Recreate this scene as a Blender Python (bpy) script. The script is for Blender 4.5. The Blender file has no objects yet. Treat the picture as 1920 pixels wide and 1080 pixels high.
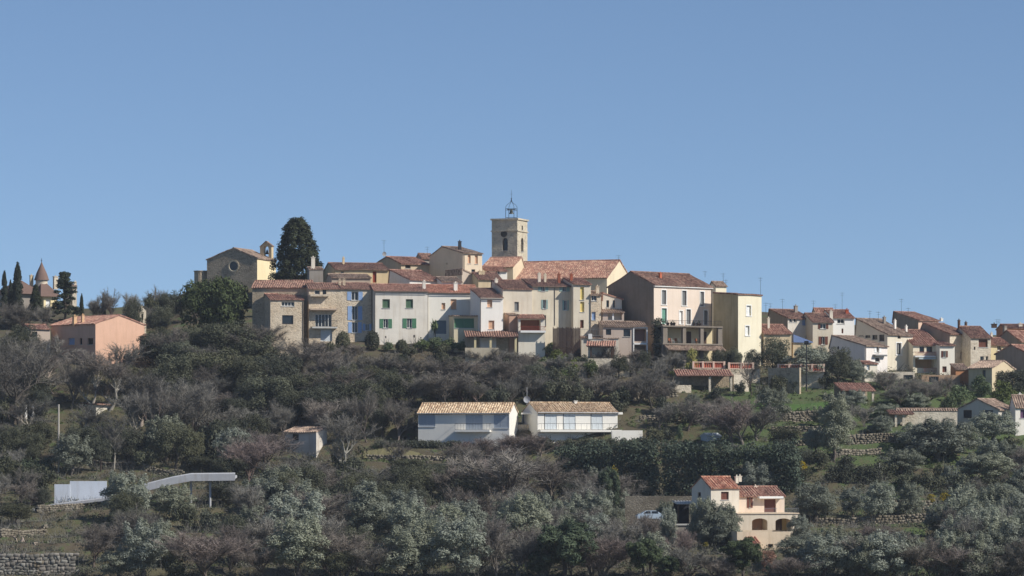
import bpy, math, random
import numpy as np
R = math.radians
scene = bpy.context.scene
# ------------------------------------------------------------------ camera
F, HOR, CX = 6600.0, 850.0, 960.0          # focal length in photo pixels, horizon row, centre column
cam_data = bpy.data.cameras.new('camera')
cam = bpy.data.objects.new('camera', cam_data)
scene.collection.objects.link(cam)
cam.location = (0, 0, 0)
cam.rotation_euler = (R(90), 0, 0)
cam_data.sensor_width = 36
cam_data.lens = 36 * F / 1920
cam_data.shift_y = (HOR - 540) / 1920
cam_data.clip_start = 1
cam_data.clip_end = 20000
scene.camera = cam
# ------------------------------------------------------------------ sky and sun
SUN_AZ, SUN_EL = R(66), R(38)              # azimuth measured from "towards the camera" to the right
sdir = (math.sin(SUN_AZ) * math.cos(SUN_EL), -math.cos(SUN_AZ) * math.cos(SUN_EL), math.sin(SUN_EL))
world = bpy.data.worlds.new('World'); scene.world = world
world.use_nodes = True
wn, wl = world.node_tree.nodes, world.node_tree.links
wn.clear()
sky = wn.new('ShaderNodeTexSky'); sky.sky_type = 'NISHITA'; sky.sun_disc = False
sky.sun_elevation = SUN_EL
sky.sun_rotation = math.atan2(sdir[0], sdir[1])
sky.altitude = 3000; sky.air_density = 1.0; sky.dust_density = 0.0; sky.ozone_density = 4.0
bg = wn.new('ShaderNodeBackground'); bg.inputs[1].default_value = 0.116
wo = wn.new('ShaderNodeOutputWorld')
wb = wn.new('ShaderNodeVectorMath'); wb.operation = 'MULTIPLY'; wb.inputs[1].default_value = (1.05, 1.0, 0.95)   # camera white balance, the same over the whole sky
tcw = wn.new('ShaderNodeTexCoord'); lift = wn.new('ShaderNodeVectorMath'); lift.operation = 'ADD'; lift.inputs[1].default_value = (0, 0, 0.06)   # the air is clearer than the model's at the horizon
nrm = wn.new('ShaderNodeVectorMath'); nrm.operation = 'NORMALIZE'
wl.new(tcw.outputs['Generated'], lift.inputs[0]); wl.new(lift.outputs[0], nrm.inputs[0]); wl.new(nrm.outputs[0], sky.inputs[0])
wl.new(sky.outputs[0], wb.inputs[0]); wl.new(wb.outputs[0], bg.inputs[0]); wl.new(bg.outputs[0], wo.inputs[0])
sun_data = bpy.data.lights.new('sun', 'SUN')
sun_data.energy = 4.9; sun_data.angle = R(0.5); sun_data.color = (1.0, 0.95, 0.87)
sun = bpy.data.objects.new('sun', sun_data)
scene.collection.objects.link(sun)
sun.location = (150, 300, 200)
from mathutils import Vector
sun.rotation_euler = Vector(sdir).to_track_quat('Z', 'Y').to_euler()
scene.view_settings.view_transform = 'Standard'
scene.view_settings.look = 'None'
scene.view_settings.gamma = 1
scene.view_settings.use_curve_mapping = False
scene.view_settings.exposure = 0.0
# ------------------------------------------------------------------ helpers
COL = scene.collection
rng = np.random.default_rng(7)
random.seed(7)
def c(r, g, b):
    f = lambda v: (v / 255 / 12.92) if v / 255 <= 0.04045 else ((v / 255 + 0.055) / 1.055) ** 2.4
    return (f(r), f(g), f(b), 1)
def px(x, Y): return (x - CX) / F * Y
def pz(y, Y): return (HOR - y) / F * Y
class N:                                    # a tiny node-tree writer
    def __init__(s, name):
        s.m = bpy.data.materials.new(name); s.m.use_nodes = True
        s.t = s.m.node_tree; s.t.nodes.clear()
        s.out = s.t.nodes.new('ShaderNodeOutputMaterial')
        s.b = s.t.nodes.new('ShaderNodeBsdfPrincipled')
        s.t.links.new(s.b.outputs[0], s.out.inputs[0])
    def n(s, kind, **kw):
        o = s.t.nodes.new('ShaderNode' + kind)
        for k, v in kw.items():
            if k.startswith('i_'):
                k = k[2:]; k = int(k) if k.isdigit() else k
                o.inputs[k].default_value = v
            else: setattr(o, k, v)
        return o
    def l(s, a, b): s.t.links.new(a, b)
    def noise(s, vec, scale, detail=4, rough=0.6):
        n = s.n('TexNoise', i_Scale=scale, i_Detail=detail, i_Roughness=rough)
        s.l(vec, n.inputs['Vector']); return n.outputs['Fac']
    def mix(s, fac, a, b, mode='MIX'):
        m = s.n('Mix', data_type='RGBA', blend_type=mode)
        for i, v in ((0, fac), (6, a), (7, b)):
            if hasattr(v, 'links'): s.l(v, m.inputs[i])
            else: m.inputs[i].default_value = v
        return m.outputs[2]
    def ramp(s, fac, stops):
        r = s.n('ValToRGB'); e = r.color_ramp.elements
        while len(e) < len(stops): e.new(0.5)
        for el, (p, col) in zip(e, stops): el.position = p; el.color = col
        s.l(fac, r.inputs[0]); return r.outputs[0]
    def maprange(s, v, a, b, c0=0.0, c1=1.0):
        m = s.n('MapRange'); s.l(v, m.inputs[0])
        for i, x in enumerate((a, b, c0, c1)): m.inputs[i + 1].default_value = x
        return m.outputs[0]
    def bump(s, h, strength, dist):
        b = s.n('Bump', i_Strength=strength, i_Distance=dist); s.l(h, b.inputs['Height'])
        s.l(b.outputs[0], s.b.inputs['Normal'])
    def base(s, col, rough=0.85):
        if hasattr(col, 'links'): s.l(col, s.b.inputs['Base Color'])
        else: s.b.inputs['Base Color'].default_value = col
        s.b.inputs['Roughness'].default_value = rough
        s.b.inputs['Specular IOR Level'].default_value = 0.25
def scaled(n, vec, v):
    m = n.n('Mapping'); m.inputs['Scale'].default_value = v; n.l(vec, m.inputs[0]); return m.outputs[0]
def mul(col, k): return (col[0] * k, col[1] * k, col[2] * k, 1)
_cache = {}
def plaster(col, stain=0.5):
    key = ('p', col, stain)
    if key in _cache: return _cache[key]
    n = N('plaster'); tc = n.n('TexCoord').outputs['Object']
    big = n.noise(tc, 0.35, 5, 0.65)
    streak = n.noise(scaled(n, tc, (1.6, 1.6, 0.16)), 1.2, 4, 0.6)
    fine = n.noise(tc, 5, 4, 0.7)
    col1 = n.mix(n.maprange(big, 0.38, 0.66, 0, stain), col, mul(col, 0.74))
    warm = (col[0] * 0.66, col[1] * 0.60, col[2] * 0.52, 1)
    col2 = n.mix(n.maprange(streak, 0.48, 0.75, 0, stain), col1, warm)
    col3 = n.mix(n.maprange(fine, 0.3, 0.7, 0, 0.25), col2, mul(col, 0.8))
    n.base(col3, 0.9); n.bump(fine, 0.3, 0.05); _cache[key] = n.m; return n.m
def stone(c1, c2, mortar, scale=2.6):
    key = ('s', c1, c2, mortar, scale)
    if key in _cache: return _cache[key]
    n = N('rubble_stone'); tc = n.n('TexCoord').outputs['Object']
    v3 = scaled(n, tc, (1, 1, 1.5))
    v = n.n('TexVoronoi', i_Scale=scale); n.l(v3, v.inputs['Vector'])
    e = n.n('TexVoronoi', feature='DISTANCE_TO_EDGE', i_Scale=scale); n.l(v3, e.inputs['Vector'])
    big = n.noise(tc, 0.3, 5, 0.65)
    sep = n.n('SeparateColor'); n.l(v.outputs['Color'], sep.inputs[0])
    a = n.mix(sep.outputs[0], c1, c2)
    a = n.mix(n.maprange(big, 0.42, 0.62, 0, 0.75), a, mortar)
    a = n.mix(n.maprange(e.outputs['Distance'], 0.0, 0.09, 0.75, 0), a, mortar)
    a = n.mix(n.maprange(n.noise(scaled(n, tc, (1, 1, .2)), 1.5), 0.5, 0.75, 0, 0.4), a, mul(c1, 0.45))
    n.base(a, 0.95); n.bump(e.outputs['Distance'], 0.6, 0.15); _cache[key] = n.m; return n.m
def tiles(ca, cb, cc, mossy=0.35):
    key = ('t', ca, cb, cc)
    if key in _cache: return _cache[key]
    n = N('canal_tiles')
    at = n.n('Attribute', attribute_name='tuv').outputs['Vector']
    tc = n.n('TexCoord').outputs['Object']
    s = n.n('SeparateXYZ'); n.l(at, s.inputs[0])
    fl = []
    for k, d in ((0, 0.18), (1, 0.42)):
        m = n.n('Math', operation='DIVIDE'); n.l(s.outputs[k], m.inputs[0]); m.inputs[1].default_value = d
        g = n.n('Math', operation='FLOOR'); n.l(m.outputs[0], g.inputs[0]); fl.append(g.outputs[0])
    cb_ = n.n('CombineXYZ'); n.l(fl[0], cb_.inputs[0]); n.l(fl[1], cb_.inputs[1])
    w = n.n('TexWhiteNoise', noise_dimensions='3D'); n.l(cb_.outputs[0], w.inputs['Vector'])
    col = n.ramp(w.outputs['Value'], [(0.0, mul(ca, 0.6)), (0.25, mul(cb, 1.15)), (0.6, mul(ca, 1.25)), (0.88, mul(cc, 1.15)), (1.0, mul(cc, 1.3))])
    big = n.noise(tc, 0.5, 5, 0.7)
    col = n.mix(n.maprange(big, 0.45, 0.7, 0, mossy), col, c(104, 92, 82))
    col = n.mix(n.maprange(n.noise(tc, 1.1, 4, 0.7), 0.56, 0.7, 0, 0.45), col, c(190, 172, 150))
    fine = n.noise(at, 6, 3, 0.6)
    col = n.mix(n.maprange(fine, 0.4, 0.7, 0, 0.4), col, mul(cb, 0.6))
    n.base(col, 0.9); n.bump(fine, 0.4, 0.04); _cache[key] = n.m; return n.m
def paint(col, rough=0.6, var=0.25):
    key = ('f', col, rough)
    if key in _cache: return _cache[key]
    n = N('paint'); tc = n.n('TexCoord').outputs['Object']
    n.base(n.mix(n.maprange(n.noise(tc, 3, 4, 0.6), 0.35, 0.7, 0, var), col, mul(col, 0.65)), rough)
    _cache[key] = n.m; return n.m
def glass_dark():
    if 'g' in _cache: return _cache['g']
    n = N('window_glass'); n.base((0.02, 0.025, 0.03, 1), 0.15); n.b.inputs['Specular IOR Level'].default_value = 0.5
    _cache['g'] = n.m; return n.m
def np_mesh(name, V, Fc, mat, smooth=False):
    V = np.asarray(V, np.float32).reshape(-1, 3); Fc = np.asarray(Fc, np.int32); k = Fc.shape[1]
    me = bpy.data.meshes.new(name)
    me.vertices.add(len(V)); me.vertices.foreach_set('co', V.ravel())
    me.loops.add(Fc.size); me.loops.foreach_set('vertex_index', Fc.ravel())
    me.polygons.add(len(Fc)); me.polygons.foreach_set('loop_start', np.arange(0, Fc.size, k, dtype=np.int32))
    me.update(calc_edges=True)
    if smooth: me.polygons.foreach_set('use_smooth', [True] * len(Fc))
    if mat: me.materials.append(mat)
    return me
class MB:                                   # collects boxes, quads and tubes into one mesh
    def __init__(s): s.v = []; s.f = []
    def quad(s, *p):
        i = len(s.v); s.v += [tuple(q) for q in p]; s.f.append(tuple(range(i, i + len(p)))); return s
    def box(s, x0, x1, y0, y1, z0, z1):
        i = len(s.v)
        s.v += [(x, y, z) for z in (z0, z1) for x, y in ((x0, y0), (x1, y0), (x1, y1), (x0, y1))]
        s.f += [tuple(i + k for k in q) for q in ((0, 3, 2, 1), (4, 5, 6, 7), (0, 1, 5, 4), (1, 2, 6, 5), (2, 3, 7, 6), (3, 0, 4, 7))]
        return s
    def tube(s, p, q, r0, r1=None, n=6, cap=True):
        r1 = r0 if r1 is None else r1
        p, q = Vector(p), Vector(q); d = (q - p).normalized()
        a = d.orthogonal().normalized(); b = d.cross(a); i = len(s.v)
        for o, r in ((p, r0), (q, r1)):
            for k in range(n):
                t = 2 * math.pi * k / n; s.v.append(tuple(o + (a * math.cos(t) + b * math.sin(t)) * r))
        for k in range(n): s.f.append((i + k, i + (k + 1) % n, i + n + (k + 1) % n, i + n + k))
        if cap: s.f += [tuple(i + k for k in range(n))[::-1], tuple(i + n + k for k in range(n))]
        return s
    def lathe(s, prof, n=16, o=(0, 0, 0)):
        i = len(s.v)
        for r, z in prof:
            for k in range(n):
                t = 2 * math.pi * k / n; s.v.append((o[0] + r * math.cos(t), o[1] + r * math.sin(t), o[2] + z))
        for j in range(len(prof) - 1):
            for k in range(n): s.f.append((i + j * n + k, i + j * n + (k + 1) % n, i + (j + 1) * n + (k + 1) % n, i + (j + 1) * n + k))
        return s
    def mesh(s, name, mat):
        me = bpy.data.meshes.new(name); me.from_pydata(s.v, [], s.f); me.update()
        if mat: me.materials.append(mat)
        return me
    def build(s, name, mat, parent=None, loc=None):
        return link(name, s.mesh(name, mat), parent, loc)
def link(name, data, parent=None, loc=None):
    o = bpy.data.objects.new(name, data); COL.objects.link(o)
    if parent: o.parent = parent
    if loc: o.location = loc
    return o
def tag(o, label=None, cat=None, group=None, kind=None):
    if label: o['label'] = label
    if cat: o['category'] = cat
    if group: o['group'] = group
    if kind or cat: o['kind'] = kind or 'thing'
    return o
# ------------------------------------------------------------------ terrain
PXC = [-100, 250, 450, 700, 1000, 1250, 1450, 1700, 1920, 2100]
YC = [430, 460, 490, 520, 550, 575, 595, 615, 640, 665, 690]
PYT = np.array([
 [1085, 1030, 985, 930, 860, 770, 690, 640, 605, 590, 600],
 [1085, 1025, 980, 925, 860, 780, 700, 640, 600, 575, 585],
 [1085, 1030, 985, 930, 865, 780, 690, 620, 545, 520, 535],
 [1085, 1040, 990, 930, 850, 745, 660, 600, 530, 508, 530],
 [1085, 1040, 990, 935, 850, 740, 665, 610, 540, 510, 530],
 [1085, 1035, 985, 925, 840, 745, 690, 640, 575, 540, 550],
 [1085, 1025, 970, 905, 820, 750, 705, 660, 610, 585, 592],
 [1090, 1030, 975, 905, 825, 760, 715, 685, 645, 622, 622],
 [1090, 1030, 975, 910, 840, 780, 735, 695, 655, 632, 632],
 [1090, 1030, 975, 910, 840, 780, 735, 695, 655, 632, 632]], float)
def smooth_noise(x, y):
    return (np.sin(x * .31 + 1.3 * np.sin(y * .17)) * np.sin(y * .27 + 1.1 * np.sin(x * .13)) * .35
            + np.sin(x * .83 + y * .41) * np.sin(y * .77 - x * .29) * .14)
def ground(x, Y):
    """terrain height at world x, y (arrays or numbers)"""
    x = np.asarray(x, float); Y = np.asarray(Y, float); x, Y = np.broadcast_arrays(x, Y)
    col = np.clip(x / np.maximum(Y, 200) * F + CX, PXC[0], PXC[-1])
    yy = np.clip(Y, YC[0], YC[-1])
    py = np.zeros(x.shape)
    ci = np.clip(np.searchsorted(PXC, col) - 1, 0, len(PXC) - 2)
    t = (col - np.take(PXC, ci)) / (np.take(PXC, ci + 1) - np.take(PXC, ci)); t = t * t * (3 - 2 * t)
    yi = np.clip(np.searchsorted(YC, yy) - 1, 0, len(YC) - 2)
    u = (yy - np.take(YC, yi)) / (np.take(YC, yi + 1) - np.take(YC, yi))
    a = PYT[ci, yi] * (1 - u) + PYT[ci, yi + 1] * u
    b = PYT[ci + 1, yi] * (1 - u) + PYT[ci + 1, yi + 1] * u
    py = a * (1 - t) + b * t
    z = (HOR - py) / F * yy
    near = np.interp(Y, [-200, 0, 10, 40, 150, 300, 380, 430], [12, -1.8, -4, -13, -34, -38, -27, -15.4])
    z = np.where(Y < 430, near + (z + 15.4) * np.clip((Y - 380) / 50, 0, 1), z)
    far = np.clip((Y - 690) / 260, 0, 1)
    z = z * (1 - far) + (-40) * far
    ph = (Y + 2.5 * np.sin(x * .045) + 1.5 * np.sin(x * .11 + 2)) / 9.5; fr = ph - np.floor(ph)      # old cultivation terraces
    st = np.clip((fr - .78) / .22, 0, 1); st = st * st * (3 - 2 * st)
    z = z + 1.35 * (st - fr) * np.clip((Y - 425) / 15, 0, 1) * np.clip((590 - Y) / 15, 0, 1)
    return z + smooth_noise(x, Y) * .6 * np.clip((Y - 60) / 100, 0, 1)
def ground_Y(pxx, pyy, lo=432, hi=668):
    """depth at which the terrain shows at that photo pixel"""
    Ys = np.arange(lo, hi, 0.5); x = (pxx - CX) / F * Ys
    row = HOR - ground(x, Ys) * F / Ys
    i = np.argmax(row <= pyy)
    return float(Ys[i] if row[i] <= pyy else hi)
# ------------------------------------------------------------------ palette
TILE_RED = tiles(c(160, 118, 102), c(138, 100, 88), c(184, 148, 128), 0.55)
TILE_BROWN = tiles(c(142, 108, 94), c(118, 90, 80), c(166, 132, 114), 0.5)
TILE_GREY = tiles(c(156, 134, 118), c(130, 110, 98), c(178, 156, 136), 0.5)
TILE_ORANGE = tiles(c(174, 118, 96), c(152, 102, 86), c(194, 150, 126), 0.4)
TILE_SAND = tiles(c(196, 170, 138), c(158, 130, 104), c(214, 194, 164), 0.3)
TILE_CHURCH = tiles(c(160, 118, 100), c(140, 102, 88), c(186, 154, 132), 0.4)
STONE_OCHRE = stone(c(212, 192, 164), c(172, 154, 130), c(214, 200, 178))
STONE_GREY = stone(c(186, 168, 142), c(138, 124, 106), c(190, 174, 150))
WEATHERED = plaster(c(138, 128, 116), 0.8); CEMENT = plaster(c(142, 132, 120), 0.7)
STONE_PALE = stone(c(220, 208, 186), c(184, 170, 148), c(220, 208, 188))
STONE_TOWER = stone(c(204, 192, 168), c(170, 160, 140), c(210, 198, 174), 1.8)
DRY = stone(c(158, 150, 134), c(124, 116, 104), c(102, 94, 80), 3.2)
CREAM = plaster(c(230, 220, 202)); WHITE = plaster(c(238, 232, 220), 0.3); PINKISH = plaster(c(230, 206, 184), 0.3)
YELLOWISH = plaster(c(240, 230, 202), 0.3); BEIGE = plaster(c(214, 194, 160)); TAUPE = plaster(c(200, 182, 166), 0.35)
SALMON = plaster(c(222, 180, 154), 0.4); OCHRE = plaster(c(210, 192, 160), 0.5); GREYWALL = plaster(c(156, 148, 138), 0.6)
MODERN = plaster(c(236, 232, 222), 0.12); WHITEPAINT = paint(c(236, 234, 228), 0.5, 0.1)
WOOD_DARK = paint(c(84, 62, 48)); METAL_DARK = paint(c(46, 46, 50), 0.4); IRON = paint(c(38, 40, 46), 0.5)
CONCRETE = plaster(c(200, 198, 192), 0.4)
COLS = dict(green=c(86, 132, 102), dgreen=c(84, 112, 88), blue=c(150, 176, 212), pale=c(208, 214, 216), orange=c(216, 174, 142),
    grey=c(122, 124, 124), greyblue=c(120, 138, 150), brown=c(112, 68, 54), yellow=c(232, 210, 130), white=c(240, 240, 236), red=c(150, 70, 52),
    glaucous=c(150, 176, 170), panel=c(172, 180, 188), teal=c(110, 158, 140), purple=c(110, 80, 110))
def col_mat(k): return paint(COLS[k], 0.6)
# ------------------------------------------------------------------ building kit
class House:
    """a building: Empty at the foot of its front-left corner, local x along the front, y to the back, z up"""
    def __init__(s, name, label, xl, xr, base, eave, Y=None, th=12, D=None, xs=None, cat='house', group=None, dig=4.0):
        s.th = R(th); s.co, s.si = math.cos(s.th), math.sin(s.th)
        s.Y = Y if Y else ground_Y(xl, base)
        s.X = px(xl, s.Y); s.zb = pz(base, s.Y); s.dig = dig
        s.W = s.u(xr); s.H = pz(eave, s.Y) - s.zb
        if xs is not None: D = s.lv(xs) if th > 0 else s.rv(xs)
        s.D = D
        s.root = link(name, None); s.root.location = (s.X, s.Y, s.zb); s.root.rotation_euler.z = s.th
        tag(s.root, label, cat, group)
        s.holes = {'F': [], 'L': [], 'R': []}; s.extra = MB()
        s.roofo = None; s.rise = 0; s.wallmat = None
    def u(s, x, v=0.0):                      # photo column -> distance along a plane parallel to the front, v metres behind it
        k = (x - CX) / F; X, Y = s.X - v * s.si, s.Y + v * s.co
        return (k * Y - X) / (s.co - k * s.si)
    def fz(s, u, y, v=0.0): return pz(y, s.Y + u * s.si + v * s.co) - s.zb
    def lv(s, x):
        k = (x - CX) / F; return (s.X - k * s.Y) / (s.si + k * s.co)
    def rv(s, x):
        k = (x - CX) / F; X, Y = s.X + s.W * s.co, s.Y + s.W * s.si
        return (X - k * Y) / (s.si + k * s.co)
    def spot(s, face, x, y, off=0.0):        # photo pixel -> (along, height) on a wall
        if face == 'F': a = s.u(x, off); return a, s.fz(a, y, off)
        if face == 'L': a = s.lv(x); return a, pz(y, s.Y + a * s.co) - s.zb
        a = s.rv(x); return a, pz(y, s.Y + s.W * s.si + a * s.co) - s.zb
    def rect(s, face, x0, y0, x1, y1):
        a0, z1 = s.spot(face, x0, y0); a1, z0 = s.spot(face, x1, y1)
        am, _ = s.spot(face, (x0 + x1) / 2, y0)
        z1 = s.spot(face, (x0 + x1) / 2, y0)[1]; z0 = s.spot(face, (x0 + x1) / 2, y1)[1]
        return min(a0, a1), max(a0, a1), z0, z1
    def P(s, face, a, n, z):                 # wall coordinates (along, outward, up) -> local point
        return {'F': (a, -n, z), 'L': (-n, a, z), 'R': (s.W + n, a, z)}[face]
    def pbox(s, mb, face, a0, a1, n0, n1, z0, z1):
        p, q = s.P(face, a0, n0, z0), s.P(face, a1, n1, z1)
        mb.box(min(p[0], q[0]), max(p[0], q[0]), min(p[1], q[1]), max(p[1], q[1]), z0, z1)
    def hole(s, face, a0, a1, z0, z1, depth=0.22, arch=False, keep=False):
        s.holes[face].append((a0, a1, z0, z1, depth, arch)); return a0, a1, z0, z1
    def window(s, face, kind, x0, y0, x1, y1, col='white', sh=None, surround=None, mull=1, name='window', label=None, arch=False, depth=0.3):
        """kind: o open shutters, c closed shutters, p plain pane, w white-framed panes, d dark empty opening, v boarded door"""
        a0, a1, z0, z1 = s.rect(face, x0, y0, x1, y1)
        s.hole(face, a0, a1, z0, z1, depth, arch)
        fr = MB(); w = a1 - a0; t = min(0.07, w * 0.12)
        n1, n0 = -depth + 0.08, -depth
        for (p, q, r0, r1) in ((a0, a0 + t, z0, z1), (a1 - t, a1, z0, z1), (a0 + t, a1 - t, z1 - t, z1), (a0 + t, a1 - t, z0, z0 + t)):
            s.pbox(fr, face, p, q, n0, n1, r0, r1)
        if kind in 'ow':
            for k in range(1, mull + 1):
                m = a0 + w * k / (mull + 1); s.pbox(fr, face, m - t / 2, m + t / 2, n0, n1 - 0.01, z0 + t, z1 - t)
        fmat = WHITEPAINT if kind in 'ow' else (col_mat(col) if kind in 'cv' else WOOD_DARK)
        win = fr.build(name, fmat, s.root)
        if label: win['label'] = label
        if kind in 'cv':
            parts = [(a0 + t, (a0 + a1) / 2 - 0.01), ((a0 + a1) / 2 + 0.01, a1 - t)] if (kind == 'c' and w > 0.6) else [(a0 + t, a1 - t)]
            for p, q in parts: s.shutter_leaf(face, p, q, z0 + t, z1 - t, -depth + 0.02, col, win, 'shutter' if kind == 'c' else 'leaf')
        else:
            pn = MB(); s.pbox(pn, face, a0 + t, a1 - t, n0 + 0.01, n0 + 0.03, z0 + t, z1 - t)
            pn.build('pane', glass_dark(), win)
        if kind == 'o':
            sw = (s.rect(face, x0, y0, x0 + sh, y1)[1] - a0) if sh else w / 2
            s.shutter_leaf(face, a0 - sw, a0 - 0.01, z0, z1, 0.01, col, win)
            s.shutter_leaf(face, a1 + 0.01, a1 + sw, z0, z1, 0.01, col, win)
        if kind in 'owcp' and z0 > 0.8 and not surround:
            sl = MB(); s.pbox(sl, face, a0 - 0.08, a1 + 0.08, -0.05, 0.09, z0 - 0.09, z0 - 0.002); sl.build('sill', CONCRETE, win)
        if surround:
            sr = MB(); b = 0.16
            for (p, q, r0, r1) in ((a0 - b, a0, z0, z1 + b), (a1, a1 + b, z0, z1 + b), (a0, a1, z1, z1 + b)):
                s.pbox(sr, face, p, q, 0.003, 0.04, r0, r1)
            s.pbox(sr, face, a0 - b - .05, a1 + b + .05, 0.003, 0.09, z0 - 0.14, z0)
            sr.build('surround', WHITEPAINT, win)
        return win
    def shutter_leaf(s, face, a0, a1, z0, z1, n, col, parent, name='shutter'):
        m = MB(); s.pbox(m, face, a0, a1, n, n + 0.03, z0, z1); b = min(0.07, (a1 - a0) * .2)
        for (p, q, r0, r1) in ((a0, a0 + b, z0, z1), (a1 - b, a1, z0, z1), (a0 + b, a1 - b, z1 - .1, z1), (a0 + b, a1 - b, z0, z0 + .1), (a0 + b, a1 - b, (z0 + z1) / 2 - .05, (z0 + z1) / 2 + .05)):
            s.pbox(m, face, p, q, n + 0.03, n + 0.05, r0, r1)
        nz = max(2, int((z1 - z0) / 0.16))
        for k in range(nz):
            zz = z0 + .1 + (z1 - z0 - .2) * (k + .5) / nz; s.pbox(m, face, a0 + b, a1 - b, n + 0.03, n + 0.042, zz - .02, zz + .02)
        return m.build(name, col_mat(col), parent)
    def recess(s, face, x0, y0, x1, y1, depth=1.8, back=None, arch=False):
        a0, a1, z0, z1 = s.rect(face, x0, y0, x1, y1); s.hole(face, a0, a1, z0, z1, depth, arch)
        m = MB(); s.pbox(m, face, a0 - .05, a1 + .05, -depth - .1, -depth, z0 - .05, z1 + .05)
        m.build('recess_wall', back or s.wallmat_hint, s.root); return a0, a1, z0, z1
    def face_mesh(s, mb, face, L, z0, z1):
        hs = s.holes[face]
        xs = sorted({0.0, L, *[h[0] for h in hs], *[h[1] for h in hs]}); zs = sorted({z0, z1, *[h[2] for h in hs], *[h[3] for h in hs]})
        xs = [x for x in xs if 0 <= x <= L + 1e-6]; zs = [z for z in zs if z0 <= z <= z1 + 1e-6]
        for i in range(len(xs) - 1):
            for j in range(len(zs) - 1):
                a, b = (xs[i] + xs[i + 1]) / 2, (zs[j] + zs[j + 1]) / 2
                if any(h[0] < a < h[1] and h[2] < b < h[3] for h in hs): continue
                mb.quad(s.P(face, xs[i], 0, zs[j]), s.P(face, xs[i + 1], 0, zs[j]), s.P(face, xs[i + 1], 0, zs[j + 1]), s.P(face, xs[i], 0, zs[j + 1]))
        for a0, a1, b0, b1, d, arch in hs:
            P = s.P
            mb.quad(P(face, a0, 0, b0), P(face, a0, -d, b0), P(face, a0, -d, b1), P(face, a0, 0, b1))
            mb.quad(P(face, a1, 0, b0), P(face, a1, -d, b0), P(face, a1, -d, b1), P(face, a1, 0, b1))
            mb.quad(P(face, a0, 0, b0), P(face, a1, 0, b0), P(face, a1, -d, b0), P(face, a0, -d, b0))
            mb.quad(P(face, a0, 0, b1), P(face, a1, 0, b1), P(face, a1, -d, b1), P(face, a0, -d, b1))
            if arch:
                r = (a1 - a0) / 2; rz = arch if isinstance(arch, float) else r; m = (a0 + a1) / 2; n = 6
                for sg, cx_ in ((-1, a0), (1, a1)):
                    pts = [(m + sg * r * math.cos(t * math.pi / 2 / n), b1 - rz + rz * math.sin(t * math.pi / 2 / n)) for t in range(n + 1)]
                    for k in range(n):
                        (p0, q0), (p1, q1) = pts[k], pts[k + 1]
                        mb.quad(P(face, cx_, 0, b1), P(face, p0, 0, q0), P(face, p1, 0, q1))
                        mb.quad(P(face, p0, 0, q0), P(face, p1, 0, q1), P(face, p1, -min(d, .6), q1), P(face, p0, -min(d, .6), q0))
    def walls(s, mat, roof='gx', rise=1.6, rp=0.5, tile=None, over=0.35, verge=0.12):
        """roof: gx ridge parallel to the front (rp = ridge position 0..1 of depth), gy gable on the front (rp across the width), flat"""
        s.wallmat = mat; W, D, H = s.W, s.D, s.H; mb = MB(); z0 = -s.dig
        s.face_mesh(mb, 'F', W, z0, H); s.face_mesh(mb, 'L', D, z0, H); s.face_mesh(mb, 'R', D, z0, H)
        hb = H + (rise if (roof == 'gx' and rp >= 0.999) else 0)
        mb.quad((0, D, z0), (W, D, z0), (W, D, hb), (0, D, hb))
        s.roofkind, s.rise, s.rp = roof, rise, rp
        if roof == 'gx':
            for x in (0, W): mb.quad((x, 0, H), (x, D * rp, H + rise), (x, D, H if rp < .999 else H), *([(x, D, H)] if False else []))
        if roof == 'gy':
            for y in (0, D): mb.quad((0, y, H), (W, y, H), (W * rp, y, H + rise))
        s.wall = mb.build('wall', mat, s.root)
        if roof == 'flat': return s
        tile = tile or TILE_RED; m = RoofMB()
        if roof == 'gx':
            m.slope((-verge, 0, H), (W + 2 * verge, 0, 0), (0, D * rp, rise), over)
            if rp < 0.999: m.slope((W + verge, D, H), (-W - 2 * verge, 0, 0), (0, -D * (1 - rp), rise), over)
            m.ridge((-verge, D * rp, H + rise), (W + verge, D * rp, H + rise))
        else:
            m.slope((0, D + verge, H), (0, -D - 2 * verge, 0), (W * rp, 0, rise), over)
            m.slope((W, -verge, H), (0, D + 2 * verge, 0), (-W * (1 - rp), 0, rise), over)
            m.ridge((W * rp, -verge, H + rise), (W * rp, D + verge, H + rise))
        s.roofo = m.build('roof', tile, s.root)
        return s
    def skin(s, face, mat, top=None):        # a darker coat over one side wall, gable included: cement on terrace_house, elsewhere painted shade
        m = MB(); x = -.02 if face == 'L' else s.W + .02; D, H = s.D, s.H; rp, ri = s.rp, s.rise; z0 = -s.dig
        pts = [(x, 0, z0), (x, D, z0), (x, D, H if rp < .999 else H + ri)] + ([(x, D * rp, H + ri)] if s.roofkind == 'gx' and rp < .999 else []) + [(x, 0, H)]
        return m.quad(*pts).build('side_render_shade', mat, s.root)
    def roof_z(s, x, y):
        if s.roofkind == 'gx':
            r = s.D * s.rp; return s.H + (s.rise * y / r if y <= r else s.rise * (s.D - y) / max(.01, s.D - r))
        r = s.W * s.rp; return s.H + (s.rise * x / r if x <= r else s.rise * (s.W - x) / max(.01, s.W - r))
    def chimney(s, x, ytop, wpx=6, v=None, mat=None, h=None, pot=True):
        v = s.D * 0.45 if v is None else v; u = s.u(x, v); zt = s.fz(u, ytop, v)
        w = wpx / F * s.Y; zb = s.roof_z(min(max(u, 0), s.W), v) - 0.3; zb = min(zb, zt - .5) if h is None else zt - h
        m = MB().box(u - w / 2, u + w / 2, v - w / 2.4, v + w / 2.4, zb, zt - .12).box(u - w * .62, u + w * .62, v - w * .54, v + w * .54, zt - .12, zt - .02)
        if pot: m.tube((u, v, zt - .02), (u, v, zt + .22), .11, .09, 8)
        return m.build('chimney', mat or s.wallmat, s.roofo or s.root)
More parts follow.
